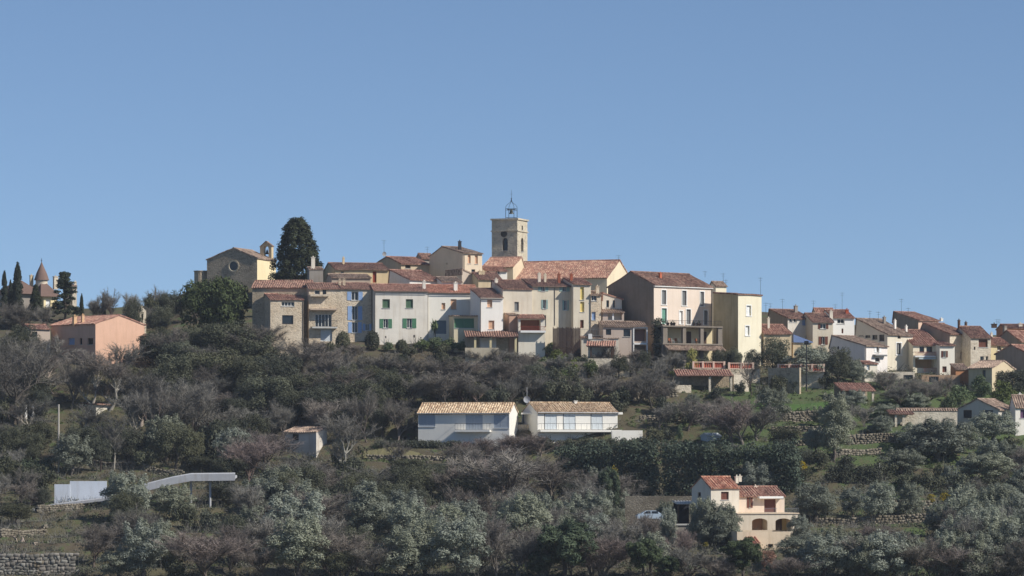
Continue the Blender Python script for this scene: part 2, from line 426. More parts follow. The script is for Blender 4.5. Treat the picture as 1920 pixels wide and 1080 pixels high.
    def antenna(s, x, ytop, v=None, dish=False):
        v = s.D * .5 if v is None else v; u = s.u(x, v); zt = s.fz(u, ytop, v); zb = min(s.roof_z(min(max(u, 0), s.W), v) - .1, zt - 1) if s.roofo else zt - 2.5
        m = MB().tube((u, v, zb), (u, v, zt), .03, .02, 5)
        if dish:
            m.lathe([(0.0, 0), (.25, .03), (.42, .12), (.42, .14), (.25, .06), (0.0, .03)], 14, (0, 0, 0))
            k = len(m.v) - 14 * 6
            for i in range(k, len(m.v)):
                a, b, h = m.v[i]; m.v[i] = (u + a, v - .12 - h + .1, zt - 1.0 + b)
        else:
            m.tube((u - .5, v - .1, zt - .15), (u + .5, v + .1, zt - .15), .018, None, 4)
            for t in (-.45, -.25, -.05, .15, .35): m.tube((u + t - .06, v - .3, zt - .15), (u + t + .06, v + .3, zt - .15), .012, None, 4)
            m.tube((u - .35, v, zt - .55), (u + .35, v, zt - .55), .018, None, 4)
        return m.build('antenna', METAL_DARK if not dish else paint(c(150, 150, 150)), s.roofo or s.root)
    def pipe(s, x, y0, y1, face='F'):
        a, z1 = s.spot(face, x, y0); _, z0 = s.spot(face, x, y1); p, q = s.P(face, a, .07, z0), s.P(face, a, .07, z1)
        return MB().tube(p, q, .055, None, 6).build('downpipe', paint(c(110, 100, 92)), s.root)
    def gutter(s, col=(120, 104, 92)):
        return MB().tube((-.1, -.42, s.H - .12), (s.W + .1, -.42, s.H - .12), .06, None, 6).build('gutter', paint(c(*col)), s.root)
    def slab(s, name, mat, x0, y0, x1, y1, out=1.2, inn=0.0, face='F'):
        a0, a1, z0, z1 = s.rect(face, x0, y0, x1, y1); m = MB(); s.pbox(m, face, a0, a1, -inn, out, z0, z1); return m.build(name, mat, s.root)
    def railing(s, x0, y0, x1, y1, out=1.15, mat=None, step=0.16, name='railing', sides=True):
        a0, a1, z0, z1 = s.rect('F', x0, y0, x1, y1); m = MB()
        m.box(a0, a1, -out - .03, -out + .03, z1 - .05, z1).box(a0, a1, -out - .02, -out + .02, z0 + .05, z0 + .09)
        n = max(2, int((a1 - a0) / step))
        for k in range(n + 1):
            a = a0 + (a1 - a0) * k / n; m.box(a - .012, a + .012, -out - .012, -out + .012, z0, z1 - .05)
        if sides:
            for a in (a0, a1): m.box(a - .02, a + .02, -out, -.02, z1 - .05, z1).box(a - .02, a + .02, -out, -.02, z0 + .05, z0 + .09)
        return m.build(name, mat or METAL_DARK, s.root)
class RoofMB:
    def __init__(s): s.v = []; s.f = []; s.t = []
    def slope(s, o, e, up, over, pitch=0.4, amp=0.08):
        o, e, up = Vector(o), Vector(e), Vector(up); L = e.length; E = e / L; S = up.length; U = up / S
        nrm = E.cross(U); nrm = nrm if nrm.z > 0 else -nrm
        o = o - U * over; S += over
        nu = max(4, int(L / pitch) * 4); nv = max(2, min(8, int(S / 1.2))); i0 = len(s.v)
        k1, k2 = random.random() * 9, random.random() * 9
        for lay in (0, 1):
            for j in range(nv + 1):
                for i in range(nu + 1):
                    a, b = L * i / nu, S * j / nv
                    h = (amp * math.cos(2 * math.pi * a / pitch) + 0.05 if lay == 0 else -0.09)
                    h += 0.05 * math.sin(a * .9 + k1) * math.sin(b * 1.1 + k2)
                    if lay == 0 and j == 0: h += .02
                    s.v.append(tuple(o + E * a + U * b + nrm * h)); s.t.append((a + k1 * 10, b + k2 * 10, 0))
        def idx(l, j, i): return i0 + l * (nv + 1) * (nu + 1) + j * (nu + 1) + i
        for j in range(nv):
            for i in range(nu):
                s.f.append((idx(0, j, i), idx(0, j, i + 1), idx(0, j + 1, i + 1), idx(0, j + 1, i)))
                s.f.append((idx(1, j, i), idx(1, j + 1, i), idx(1, j + 1, i + 1), idx(1, j, i + 1)))
        for i in range(nu):
            s.f.append((idx(0, 0, i), idx(1, 0, i), idx(1, 0, i + 1), idx(0, 0, i + 1)))
            s.f.append((idx(0, nv, i), idx(1, nv, i), idx(1, nv, i + 1), idx(0, nv, i + 1)))
        for j in range(nv):
            for i in (0, nu): s.f.append((idx(0, j, i), idx(1, j, i), idx(1, j + 1, i), idx(0, j + 1, i)))
    def ridge(s, p, q):
        m = MB().tube(Vector(p) + Vector((0, 0, .03)), Vector(q) + Vector((0, 0, .03)), .13, None, 8); k = len(s.v)
        s.v += m.v; s.f += [tuple(k + i for i in f) for f in m.f]; s.t += [(v[0], v[1], 0) for v in m.v]
    def build(s, name, mat, parent):
        me = bpy.data.meshes.new(name); me.from_pydata(s.v, [], s.f); me.update(); me.materials.append(mat)
        at = me.attributes.new('tuv', 'FLOAT_VECTOR', 'POINT'); at.data.foreach_set('vector', np.array(s.t, np.float32).ravel())
        return link(name, me, parent)
# ------------------------------------------------------------------ upper village: church, chapel, big houses
def church():
    h = House('church_tower', 'square stone church bell tower with a wrought iron bell cage on top', 922, 970, 500, 413, Y=650, th=-21, xs=989, cat='tower')
    h.window('F', 'p', 942, 446, 952, 470, name='louvre_window', arch=True, depth=.5)
    h.window('R', 'p', 977, 446, 981.5, 472, name='louvre_window', arch=True, depth=.5)
    h.window('R', 'p', 978, 423, 980.6, 432, name='slit_window', depth=.4)
    h.walls(STONE_TOWER, 'flat'); W, D, H = h.W, h.D, h.H
    MB().box(-.22, W + .22, -.22, D + .22, H, H + .28).build('cornice', STONE_TOWER, h.root)
    zs = h.fz(0, 434.5); m = MB()
    m.box(-.16, W + .16, -.16, -.003, zs, zs + .2).box(-.16, W + .16, D + .003, D + .16, zs, zs + .2).box(-.16, -.003, -.003, D + .003, zs, zs + .2).box(W + .003, W + .16, -.003, D + .003, zs, zs + .2)
    m.build('string_course', STONE_TOWER, h.root)
    a, z = h.spot('F', 945, 438.5); m = MB(); m.lathe([(.62, 0), (.62, .1), (.45, .1), (.45, .03), (0, .03)], 20)
    m.v = [(a + p, -q_, z + q) for p, q, q_ in m.v]; m.build('clock_face', paint(c(70, 66, 60)), h.root)
    # wrought iron campanile
    zc = H + .28; cx_, cy = W / 2 + .35, D / 2; cage = MB(); r = .82; hz = 1.95
    for sx in (-1, 1):
        for sy in (-1, 1): cage.tube((cx_ + sx * r, cy + sy * r, zc), (cx_ + sx * r, cy + sy * r, zc + hz), .05, None, 5)
    for zz in (.3, hz - .25, hz):
        for k in (-1, 1):
            cage.tube((cx_ - r, cy + k * r, zc + zz), (cx_ + r, cy + k * r, zc + zz), .035, None, 4).tube((cx_ + k * r, cy - r, zc + zz), (cx_ + k * r, cy + r, zc + zz), .035, None, 4)
    for sx in (-1, 1):
        for sy in (-1, 1):
            pts = [(r * q, zc + hz + p) for q, p in ((1, 0), (.98, .35), (.72, .75), (.38, 1.0), (.12, 1.3), (.02, 1.75))]
            for (a, b), (a2, b2) in zip(pts, pts[1:]): cage.tube((cx_ + sx * a, cy + sy * a, b), (cx_ + sx * a2, cy + sy * a2, b2), .035, None, 4)
    cage.build('bell_cage', IRON, h.root)
    b = MB().lathe([(.05, .8), (.2, .78), (.26, .6), (.3, .3), (.42, .06), (.44, 0), (0, 0)], 14, (cx_, cy, zc + 1.0)).tube((cx_ - r, cy, zc + 1.85), (cx_ + r, cy, zc + 1.85), .05)
    b.build('bell', paint(c(70, 74, 66), .4), h.root)
    f = MB().tube((cx_, cy, zc + hz + 1.6), (cx_, cy, zc + hz + 3.5), .035, .02, 5).lathe([(0, 0), (.16, .12), (0, .3)], 8, (cx_, cy, zc + hz + 1.75))
    f.tube((cx_ - .3, cy, zc + hz + 2.7), (cx_ + .3, cy, zc + hz + 2.7), .025, None, 4).build('weather_vane', IRON, h.root)
    n = House('church_nave', 'long church nave with a big mottled terracotta roof and cream gable', 930, 1138, 560, 524, Y=642, th=-20, D=14.5, cat='church')
    n.walls(plaster(c(232, 216, 184), .4), 'gx', 3.5, .5, TILE_CHURCH, .3)
    n.antenna(1160, 478, v=7)
    a = House('church_side_chapel', 'low church annex with a speckled red roof left of the bell tower', 905, 962, 540, 501, Y=641, th=-18, D=7, cat='church')
    a.walls(plaster(c(228, 208, 176), .4), 'gx', 2.0, .7, TILE_CHURCH, .3)
church()
def chapel():
    h = House('chapel', 'old stone chapel with a round window in its gable', 388, 482, 540, 486, Y=645, th=-20, xs=517, cat='chapel')
    a, z = h.spot('F', 438, 499); r = .92
    h.walls(STONE_GREY, 'gy', 1.95, .53, TILE_GREY, .25)
    m = MB().lathe([(1.12, 0), (1.12, .1), (.88, .1), (.82, .01)], 28); m.v = [(a + p, -q_, z + q) for p, q, q_ in m.v]
    w = m.build('round_window', plaster(c(196, 184, 160)), h.root)
    m = MB().lathe([(.85, .02), (0, .02)], 28); m.v = [(a + p, -q_, z + q) for p, q, q_ in m.v]; m.build('pane', glass_dark(), w)
    m = MB()                                   # plastered long side
    m.box(h.W + .003, h.W + .03, 0, h.D, -2, h.H - .05); m.build('side_plaster', plaster(c(240, 222, 180), .3), h.root)
    # bellcote standing on the side wall
    b = House('bellcote', 'small stone bellcote with an open arch on the chapel roof', 487.5, 509, 492, 462, Y=649, th=-20, D=.9, cat='bellcote', dig=.8)
    BC = plaster(c(206, 186, 150), .5); W_, H_ = b.W, b.H; a0, a1, b0, b1 = b.rect('F', 494.5, 461, 503.5, 484); m = MB()
    m.box(0, a0, 0, .9, -1.2, H_).box(a1, W_, 0, .9, -1.2, H_).box(a0, a1, 0, .9, -1.2, b0); rr = (a1 - a0) / 2; mid = (a0 + a1) / 2; ar = [(mid - rr * math.cos(t * math.pi / 8), b1 - rr + rr * math.sin(t * math.pi / 8)) for t in range(9)]
    for y in (0, .9):
        for (p, q), (p2, q2) in zip(ar, ar[1:]): m.quad((p, y, q), (p2, y, q2), (p2, y, H_ + .05), (p, y, H_ + .05))
        m.quad((0, y, H_), (W_, y, H_), (W_ / 2, y, H_ + .95))
    for (p, q), (p2, q2) in zip(ar, ar[1:]): m.quad((p, 0, q), (p2, 0, q2), (p2, .9, q2), (p, .9, q))
    m.build('arch_wall', BC, b.root); rm = RoofMB()
    rm.slope((0, 1.0, H_), (0, -1.1, 0), (W_ / 2, 0, .95), .12); rm.slope((W_, -.1, H_), (0, 1.1, 0), (-W_ / 2, 0, .95), .12); rm.build('roof', TILE_GREY, b.root)
    u, zz = b.spot('F', 499, 481)
    MB().lathe([(.04, 1.0), (.06, .75), (.16, .7), (.2, .35), (.34, .06), (.34, 0), (0, 0)], 12, (u, .45, zz + .45)).build('bell', IRON, b.root)
    l = House('round_wall', 'low round stone wall stump left of the chapel gable', 361, 386, 540, 509, Y=646, th=-20, D=4, cat='wall')
    MB().lathe([(1.3, -3), (1.3, l.H), (1.42, l.H), (1.42, l.H + .15), (0, l.H + .15)], 20, (1.2, 1.2, 0)).build('drum', STONE_GREY, l.root)
chapel()
# big pink-cream house with the pillared terraces
h = House('terrace_house', 'large pinkish house with tall white-framed windows above pillared terraces', 1226, 1335, 650, 533, Y=600, th=40, xs=1140)
for x0, y0, x1, y1, k in ((1241, 544, 1249, 571, 'grey'), (1279, 545, 1287, 573, 'grey'), (1313, 547, 1320, 574, 'grey'), (1241, 578, 1250, 607, 'teal'), (1274, 583, 1280, 607, 'white'), (1287, 580, 1295, 608, 'grey'), (1320, 582, 1327, 609, 'grey')):
    h.window('F', 'c' if k != 'white' else 'v', x0, y0, x1, y1, k, surround=True, name='window' if y0 < 575 else 'terrace_door')
h.window('L', 'p', 1159, 541, 1166, 560)
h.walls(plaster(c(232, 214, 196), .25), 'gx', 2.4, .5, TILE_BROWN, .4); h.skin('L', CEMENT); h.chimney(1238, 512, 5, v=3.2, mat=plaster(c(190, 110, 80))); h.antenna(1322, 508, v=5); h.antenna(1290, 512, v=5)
MB().box(-.05, h.W + .05, -.3, -.003, h.H - .38, h.H - .1).build('eaves_moulding', WHITEPAINT, h.root); h.pipe(1334, 538, 610)
def terrace():
    # two-storey stone loggia built against the house front
    t = House('pillared_loggia', 'two-level stone loggia with square pillars below the big pinkish house', 1243, 1352, 684, 610, Y=594, th=28, D=7, cat='loggia')
    W, D, H = t.W, t.D, t.H; z1, z2 = t.fz(0, 643), t.fz(0, 683); bw = plaster(c(222, 206, 168), .4)
    MB().box(0, W, 2.9, 3.1, z2 - 3, H - .25).build('back_wall', bw, t.root)
    MB().box(-.2, W + .2, -.3, 3.4, H - .25, H).build('upper_slab', WEATHERED, t.root)
    MB().box(-.2, W + .2, -.3, 3.2, z1 - .25, z1).build('lower_slab', WEATHERED, t.root)
    for x0, x1 in ((1243, 1251), (1280, 1286), (1313, 1319), (1346, 1354)):
        a, b = t.u(x0), t.u(x1); MB().box(a, b, -.1, .5, z2 - 3, z1 - .25).box(a, b, -.1, .5, z1, H - .25).build('pillar', WEATHERED, t.root)
    m = RoofMB(); m.slope((0, -1.6, z1 - 1.1), (W * 1.0, 0, 0), (0, 1.5, .75), .15); m.build('canopy_roof', TILE_GREY, t.root)
    for x0, x1 in ((1287, 1296), (1319, 1325)):
        a, b = t.u(x0, 2.8), t.u(x1, 2.8); MB().box(a, b, 2.84, 2.9, z1, z1 + 2.1).build('door', WOOD_DARK, t.root)
    m = MB(); a0, a1 = 0, W
    m.box(a0, a1, -.2, -.16, H + .85, H + .9); [m.box(W * k / 40 - .012, W * k / 40 + .012, -.2, -.17, H, H + .85) for k in range(41)]
    m.build('railing', METAL_DARK, t.root)
    for n_, (x, k) in enumerate(((1256, 0), (1262, 1), (1268, 0), (1275, 1), (1300, 1), (1306, 0))):       # white garden chairs behind the pillars
        o = link('garden_chair', None); a = t.u(x, 1.2)
        o.location = (t.X + a * t.co - 1.2 * t.si, t.Y + a * t.si + 1.2 * t.co, t.zb + z1 + .003); o.rotation_euler.z = t.th + k
        w = WHITEPAINT if k else paint(c(150, 90, 60))
        MB().box(-.22, .22, -.22, .22, .4, .45).build('seat', w, o); MB().box(-.22, .22, .18, .23, .45, .88).build('backrest', w, o)
        for sx in (-.19, .19):
            for sy in (-.19, .19): MB().box(sx - .025, sx + .025, sy - .025, sy + .025, 0, .4).build('leg', w, o)
        tag(o, ('white' if k else 'reddish wooden') + ' garden chair in the pillared loggia, %s from the left' % ('first', 'second', 'third', 'fourth', 'fifth', 'sixth')[n_], 'chair', 'garden chairs in the pillared loggia')
    for n_, x in enumerate((1252, 1259, 1264, 1301, 1308, 1312)):                                          # dark tables and pots on the upper deck
        o = link('planter', None); a = t.u(x, 0.6)
        o.location = (t.X + a * t.co - .6 * t.si, t.Y + a * t.si + .6 * t.co, t.zb + H + .003)
        MB().lathe([(0, 0), (.2, 0), (.3, .5), (.26, .5), (.24, .42), (0, .42)], 10).build('pot', paint(c(70, 60, 54)), o)
        m = MB(); [m.tube((0, 0, .42), (random.uniform(-.35, .35), random.uniform(-.3, .3), random.uniform(.7, 1.1)), .03, .01, 4) for _ in range(12)]
        m.build('plant', paint(c(60, 74, 50)), o)
        tag(o, 'dark planter on the deck above the pillared loggia, %s from the left' % ('first', 'second', 'third', 'fourth', 'fifth', 'sixth')[n_], 'planter', 'planters on the upper deck')
terrace()
h = House('tower_house', 'tall plain cream-yellow house with two white shuttered windows', 1384, 1428, 660, 552, Y=601, th=38, xs=1338)
h.window('F', 'c', 1400, 573, 1408, 592, 'white', surround=True); h.window('F', 'c', 1398, 611, 1405, 629, 'white', surround=True)
h.walls(YELLOWISH, 'gx', .5, 1.0, TILE_BROWN, .2); h.skin('L', plaster(c(190, 176, 140), .8)); h.antenna(1426, 520)  # left side: its shade is put into a darker plaster colour
h = House('house', 'narrow lit cream wall with a low roof behind the tall cream-yellow house', 1342, 1362, 600, 536, Y=618, th=30, xs=1330)
h.walls(YELLOWISH, 'gx', .8, .6, TILE_GREY, .25); h.antenna(1356, 512); h.antenna(1361, 524)
# tall taupe gabled house under the church
h = House('house', 'tall house with a windowless taupe gable side and narrow cream front below the church', 868, 904, 560, 474, Y=626, th=30, xs=805)
h.window('F', 'c', 877, 478, 882.5, 494, 'orange'); h.window('F', 'c', 890.5, 479, 896, 495, 'orange'); h.window('F', 'p', 884, 505, 891, 524); h.window('L', 'd', 837, 493, 839, 496, name='vent')
h.walls(plaster(c(232, 212, 184), .3), 'gx', 1.5, .62, TILE_GREY, .35); h.chimney(862, 452, 5, v=4, mat=METAL_DARK); h.pipe(870, 478, 530)
h = House('house', 'small grey lean-to with one sloping roof against the tall taupe house', 866, 888, 560, 514, Y=620, th=30, xs=836)
h.walls(plaster(c(206, 190, 172)), 'gy', .9, .02, TILE_GREY, .15)
h = House('house', 'low white house with small dark windows and orange roof beside the church roof', 911, 951, 545, 507, Y=629, th=16, D=6)
h.window('F', 'w', 913, 508, 918, 514, mull=0); h.window('F', 'w', 930, 508, 938, 514)
h.walls(WHITE, 'gx', .9, .6, TILE_RED, .4)
h = House('house', 'low house with an orange-tiled side roof right of the tall taupe house', 897, 940, 560, 523, Y=617, th=16, D=6)
h.walls(BEIGE, 'gx', 1.3, .6, TILE_BROWN, .35); h.chimney(900, 508, 6); h.chimney(906, 510, 5)
# upper row left of the church
h = House('house', 'long beige house with a brown roof and a red-brown door right of the giant cypress', 628, 729, 560, 504, Y=618, th=14, xs=606)
h.window('F', 'v', 699, 509, 706, 530, 'red', name='door'); h.window('F', 'p', 639, 509, 645, 512)
h.walls(plaster(c(220, 198, 158), .5), 'gx', 1.35, .55, TILE_BROWN, .4); h.chimney(644, 483, 4); h.antenna(690, 497, v=.5, dish=True)
h = House('house', 'plain tall rendered stack wall with a chimney beside the giant cypress', 580, 606, 560, 505, Y=617, th=10, D=3)
h.walls(GREYWALL, 'gx', .5, .9, TILE_GREY, .1); h.chimney(587, 482, 7, v=1.2, mat=CREAM)
h = House('house', 'low grey outbuilding with a weathered roof in front of the long beige house', 622, 695, 560, 520, Y=610, th=14, xs=612)
h.walls(plaster(c(186, 168, 148)), 'gx', .75, .7, TILE_GREY, .3)
h = House('house', 'wide house with a red and grey patched roof and satellite dish on its gable', 752, 806, 540, 494, Y=634, th=30, xs=697)
h.window('F', 'p', 760, 497, 770, 503)
h.walls(plaster(c(206, 188, 160)), 'gx', 1.5, .5, TILE_RED, .4); h.antenna(720, 450, v=6); h.antenna(720, 466, v=6.4, dish=True)
h = House('house', 'half-hidden dark-roofed house behind the wide patched-roof house', 790, 812, 540, 484, Y=645, th=26, xs=779)
h.walls(GREYWALL, 'gx', .9, .5, TILE_BROWN, .35); h.antenna(801, 462)
h = House('house', 'white-walled house with a broad red roof and dark gable left of the taupe house', 768, 827, 560, 524, Y=611, th=30, xs=729)
h.walls(WHITE, 'gx', 2.0, .95, TILE_RED, .35); h.chimney(830, 522, 5, v=.6)
h = House('house', 'little flat-eaved outbuilding with mauve roof in front of the taupe house', 829, 866, 560, 528, Y=609.5, th=14, D=5)
h.walls(WHITE, 'gx', 1.0, .9, TILE_GREY, .3)
# ------------------------------------------------------------------ front row, left to right
h = House('house', 'long grey stone house with a corrugated brown roof at the left end of the row', 473, 580, 640, 539, Y=604, th=-4, D=7)
h.walls(STONE_GREY, 'gx', 1.35, .6, TILE_BROWN, .3)
h = House('house', 'small ochre stone house with a red roof and a four-paned slot window', 507, 569, 640, 561, Y=598, th=14, xs=494)
h.window('F', 'w', 528, 566, 552, 574, mull=3); h.window('F', 'd', 529, 591, 550, 608)
h.walls(STONE_OCHRE, 'gx', 1.15, .8, TILE_RED, .25); h.pipe(568, 562, 640)
h = House('house', 'ochre stone house with a roof terrace and white glazed doors under an awning', 579, 641, 640, 541, Y=600, th=10, D=6.5)
h.window('F', 'w', 591, 589, 622, 613, mull=4, name='glazed_door'); h.window('F', 'v', 601, 617, 623, 640, 'pale', name='garage_door'); h.window('F', 'w', 590, 544, 600, 552, mull=0); h.window('F', 'p', 605, 543, 612, 552)
h.walls(STONE_OCHRE, 'gx', 1.1, .6, TILE_BROWN, .3); h.slab('awning', plaster(c(190, 170, 150)), 580, 579, 631, 582, 1.3); h.slab('balcony', CONCRETE, 584, 613, 631, 616, 1.2)
h.railing(584, 601, 631, 613, 1.15); h.chimney(637, 524, 5, v=2.5); h.chimney(645, 523, 5, v=2.5)
MB().box(h.u(581), h.u(616), -.9, -.003, h.fz(0, 556), h.fz(0, 552)).build('terrace_ledge', STONE_OCHRE, h.root)
h = House('house', 'ochre stone house with three tiers of pale blue shutters', 641, 698, 645, 541, Y=601, th=12, D=7)
h.window('F', 'o', 659, 547, 672, 563, 'blue', 8); h.window('F', 'o', 660, 574, 671, 600, 'blue', 8); h.window('F', 'o', 660, 604, 671, 624, 'blue', 7); h.window('F', 'o', 685, 607, 692.5, 620, 'blue', 5)
h.walls(STONE_OCHRE, 'gx', 1.15, .6, TILE_BROWN, .3); h.pipe(697, 545, 630)
h = House('house', 'pale cream house with four green-shuttered windows', 702, 802, 652, 545, Y=600, th=11, D=7)
h.window('F', 'c', 717, 561, 731, 577.5, 'dgreen'); h.window('F', 'c', 761, 561, 774.5, 577.5, 'dgreen'); h.window('F', 'o', 719, 598, 728, 615, 'green', 7); h.window('F', 'o', 763, 597, 772.5, 615, 'green', 8)
h.window('F', 'd', 775, 628, 778, 633, name='vent'); h.window('F', 'd', 722, 630, 724.5, 634, name='vent')
h.walls(plaster(c(236, 228, 214), .6), 'gx', 1.3, .6, TILE_RED, .3); h.chimney(795, 527, 6, v=1.5); h.pipe(703, 548, 640); h.gutter()
h = House('house', 'white house with salmon shutters and bright red roof next to the green-shuttered one', 803, 898, 640, 548, Y=602, th=11, D=7)
h.window('F', 'c', 828, 568, 835, 580, 'orange'); h.window('F', 'c', 845, 561, 856, 580, 'orange'); h.window('F', 'c', 886, 562, 892, 576, 'orange'); h.window('F', 'v', 816, 601, 837, 626, 'greyblue', name='garage_door')
h.walls(plaster(c(244, 238, 224), .25), 'gx', 1.45, .6, TILE_ORANGE, .3); h.chimney(854, 530, 7, v=1.2); h.gutter()
h = House('house', 'white house with two salmon shutters one above the other and a thin low roof', 901, 943, 640, 558, Y=594.5, th=14, D=7.5)
h.window('F', 'c', 913.5, 562, 923, 576, 'orange'); h.window('F', 'c', 916, 601, 927, 617, 'orange')
h.walls(plaster(c(246, 240, 230), .2), 'gx', 1.9, 1.0, TILE_BROWN, .3); h.pipe(901, 562, 625); h.gutter((200, 190, 176))
h = House('garden_room', 'flat-roofed garden room with a wide green blind at the foot of the white houses', 851, 897, 640, 592, Y=596, th=8, xs=834, cat='outbuilding')
h.window('F', 'c', 851.5, 597, 889, 615, 'green', name='roller_blind')
h.walls(plaster(c(226, 212, 180), .3), 'gx', .35, 1.0, TILE_GREY, .4)
h = House('house', 'tall beige house with a dark side and a single grey shutter', 943, 998, 640, 541, Y=598, th=18, xs=921)
h.window('F', 'c', 964.5, 566, 973, 583, 'grey')
h.walls(plaster(c(222, 210, 190), .6), 'gx', 1.75, .95, TILE_BROWN, .3); h.chimney(930, 523, 6, v=4, mat=CREAM)
h = House('house', 'pale stone house with blue-grey shutters and a brown roof with chimneys', 998, 1075, 640, 536, Y=600, th=14, xs=976)
h.window('F', 'o', 1015, 537, 1022, 546, 'glaucous', 6); h.window('F', 'o', 1055, 537, 1062, 546.5, 'glaucous', 6); h.window('F', 'o', 1018, 562, 1024, 579, 'glaucous', 3); h.window('F', 'o', 1057.5, 563, 1063.5, 582, 'glaucous', 3); h.window('F', 'v', 1016.5, 591, 1024, 613, 'greyblue', name='door')
h.walls(plaster(c(228, 216, 192), .7), 'gx', 1.5, .9, TILE_BROWN, .35); h.pipe(1040, 540, 610); h.chimney(1011, 512, 5, v=4, mat=CREAM); h.chimney(1022, 514, 4, v=4); h.chimney(1048, 513, 5, v=3.5, mat=plaster(c(150, 90, 70))); h.gutter()
h = House('house', 'tall narrow beige house with two yellow shutters', 1075, 1108, 640, 532, Y=600, th=14, xs=1054)
h.window('F', 'c', 1088, 538, 1095, 562, 'yellow'); h.window('F', 'c', 1088, 566, 1095.5, 585, 'yellow'); h.window('F', 'v', 1088, 600, 1094.5, 615, 'brown', name='door')
h.walls(plaster(c(226, 214, 192), .6), 'gx', 1.35, .9, TILE_RED, .35); h.chimney(1071, 514, 5, mat=plaster(c(160, 90, 66)))
h = House('house', 'very narrow stone house with a white-framed window at the right end of the row', 1108, 1127, 640, 553, Y=600.5, th=14, D=5)
h.window('F', 'w', 1109, 554, 1119, 564); h.window('F', 'c', 1109.5, 585, 1117, 600, 'blue')
h.walls(STONE_OCHRE, 'gx', .8, .7, TILE_GREY, .3); h.chimney(1120, 536, 6, v=1.5)
h = House('house', 'small pale house with a short tiled roof in the shade of the big dark gable', 1129, 1166, 630, 561, Y=604, th=10, D=4)
h.window('F', 'p', 1137, 563, 1142, 576); h.window('F', 'p', 1149, 563, 1153, 577)
h.walls(CREAM, 'gy', 1.1, .02, TILE_RED, .3)
h = House('house', 'shaded house with a small loggia and a white post below the dark gable', 1130, 1170, 640, 585, Y=601, th=6, D=4)
h.recess('F', 1140, 586, 1166, 600, 1.4, WHITE)
h.walls(TAUPE, 'gx', .7, .9, TILE_GREY, .4); MB().box(h.u(1148), h.u(1151), -.05, .12, h.fz(0, 600), h.H).build('post', WHITEPAINT, h.root)
h = House('house', 'grey rendered house with a white-framed two-storey porch at its right end', 1131, 1214, 665, 612, Y=595, th=6, D=6)
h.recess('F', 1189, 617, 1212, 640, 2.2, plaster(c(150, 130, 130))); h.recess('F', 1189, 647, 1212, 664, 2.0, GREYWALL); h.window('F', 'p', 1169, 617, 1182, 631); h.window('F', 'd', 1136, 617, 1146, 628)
h.walls(TAUPE, 'gx', 1.0, .9, TILE_GREY, .3)
m = MB(); z0, z1 = h.fz(0, 643), h.fz(0, 615)
m.box(h.u(1187), h.u(1189), -.15, .05, -1, z1).box(h.u(1212), h.u(1214), -.15, .05, -1, z1).box(h.u(1187), h.u(1214), -.15, -.003, z1, z1 + .2).box(h.u(1187), h.u(1214), -.15, -.003, z0 - .25, z0)
m.build('porch_frame', WHITEPAINT, h.root)
# garden-side annexes at the foot of the row
h = House('annex', 'annex with a red-railed balcony under a small tiled roof', 972, 1022, 660, 596, Y=594, th=6, D=3.5, cat='annex')
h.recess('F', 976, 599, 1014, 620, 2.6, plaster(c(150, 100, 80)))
h.walls(plaster(c(232, 224, 206), .3), 'gx', .6, .9, TILE_RED, .4)
h.slab('balcony', WHITEPAINT, 975, 620, 1022, 624, 1.0); h.railing(975, 612, 1022, 620, .95, col_mat('red'), .12)
h = House('annex', 'plain pinkish lean-to wall left of the red-railed balcony', 955, 973, 640, 590, Y=595, th=16, D=3, cat='annex')
h.walls(plaster(c(196, 160, 136)), 'gx', .3, 1.0, TILE_GREY, .15)
def open_shed(name, label, x0, x1, base, eave, Y, th, D, rise, tile, posts, pm, wall=None, cat='shed', slope=.9):
    s = House(name, label, x0, x1, base, eave, Y=Y, th=th, D=D, cat=cat)
    m = MB().box(0, s.W, D - .2, D, -s.dig, s.H + rise * .9); m.build('back_wall', wall or GREYWALL, s.root)
    r = RoofMB(); r.slope((-.15, 0, s.H), (s.W + .3, 0, 0), (0, D, rise), .35); s.roofo = r.build('roof', tile, s.root); s.roofkind, s.rise, s.rp = 'gx', rise, 1
    MB().box(0, s.W, .02, .2, s.H - .26, s.H - .1).build('beam', WOOD_DARK, s.root)
    for x in posts:
        a = s.u(x); w = .18 if pm is not WOOD_DARK else .1
        MB().box(a - w, a + w, -.1 + .1, .3, -s.dig, s.H - .26).build('post', pm, s.root)
    return s
open_shed('garden_shelter', 'long open garden shelter with a dark tiled roof on pale posts', 874, 970, 660, 630, 591, 4, 4.0, 1.0, TILE_BROWN, (891, 920, 967), plaster(c(220, 204, 160)), STONE_GREY)
s = open_shed('pergola_shelter', 'small garden shelter with a pinkish roof, posts and a white door', 1101, 1152, 676, 648, 590, -4, 3.2, .85, TILE_RED, (1108, 1147, 1150), WOOD_DARK, CREAM)
MB().box(s.u(1134, 3), s.u(1143, 3), 2.95, 2.998, 0, 2.1).build('door', WHITEPAINT, s.root)
h = House('annex', 'low cream annex with a sloping top and a white air conditioner above the shelter', 1090, 1160, 668, 634, Y=595, th=2, D=4, cat='annex')
h.walls(CREAM, 'gx', .35, 1.0, TILE_GREY, .15); h.railing(1090, 617, 1130, 630, .1, paint(c(150, 150, 148)), .5)
h.slab('air_conditioner', WHITEPAINT, 1103, 626, 1110, 636, .4, -.05)
h = House('reed_screen', 'tall dark reed screen fencing a small terrace in front of the yellow shutters', 1037, 1088, 660, 614, Y=593, th=3, D=2, cat='fence')
m = MB(); [m.box(h.W * k / 90, h.W * (k + .8) / 90, random.uniform(-.02, .02), .05, -2, h.H * random.uniform(.95, 1.02)) for k in range(90)]
m.build('reeds', paint(c(70, 54, 48)), h.root)
[MB().tube((h.W * k / 6, .1, -2), (h.W * k / 6, .1, h.H + .1), .05).build('post', WOOD_DARK, h.root) for k in range(7)]
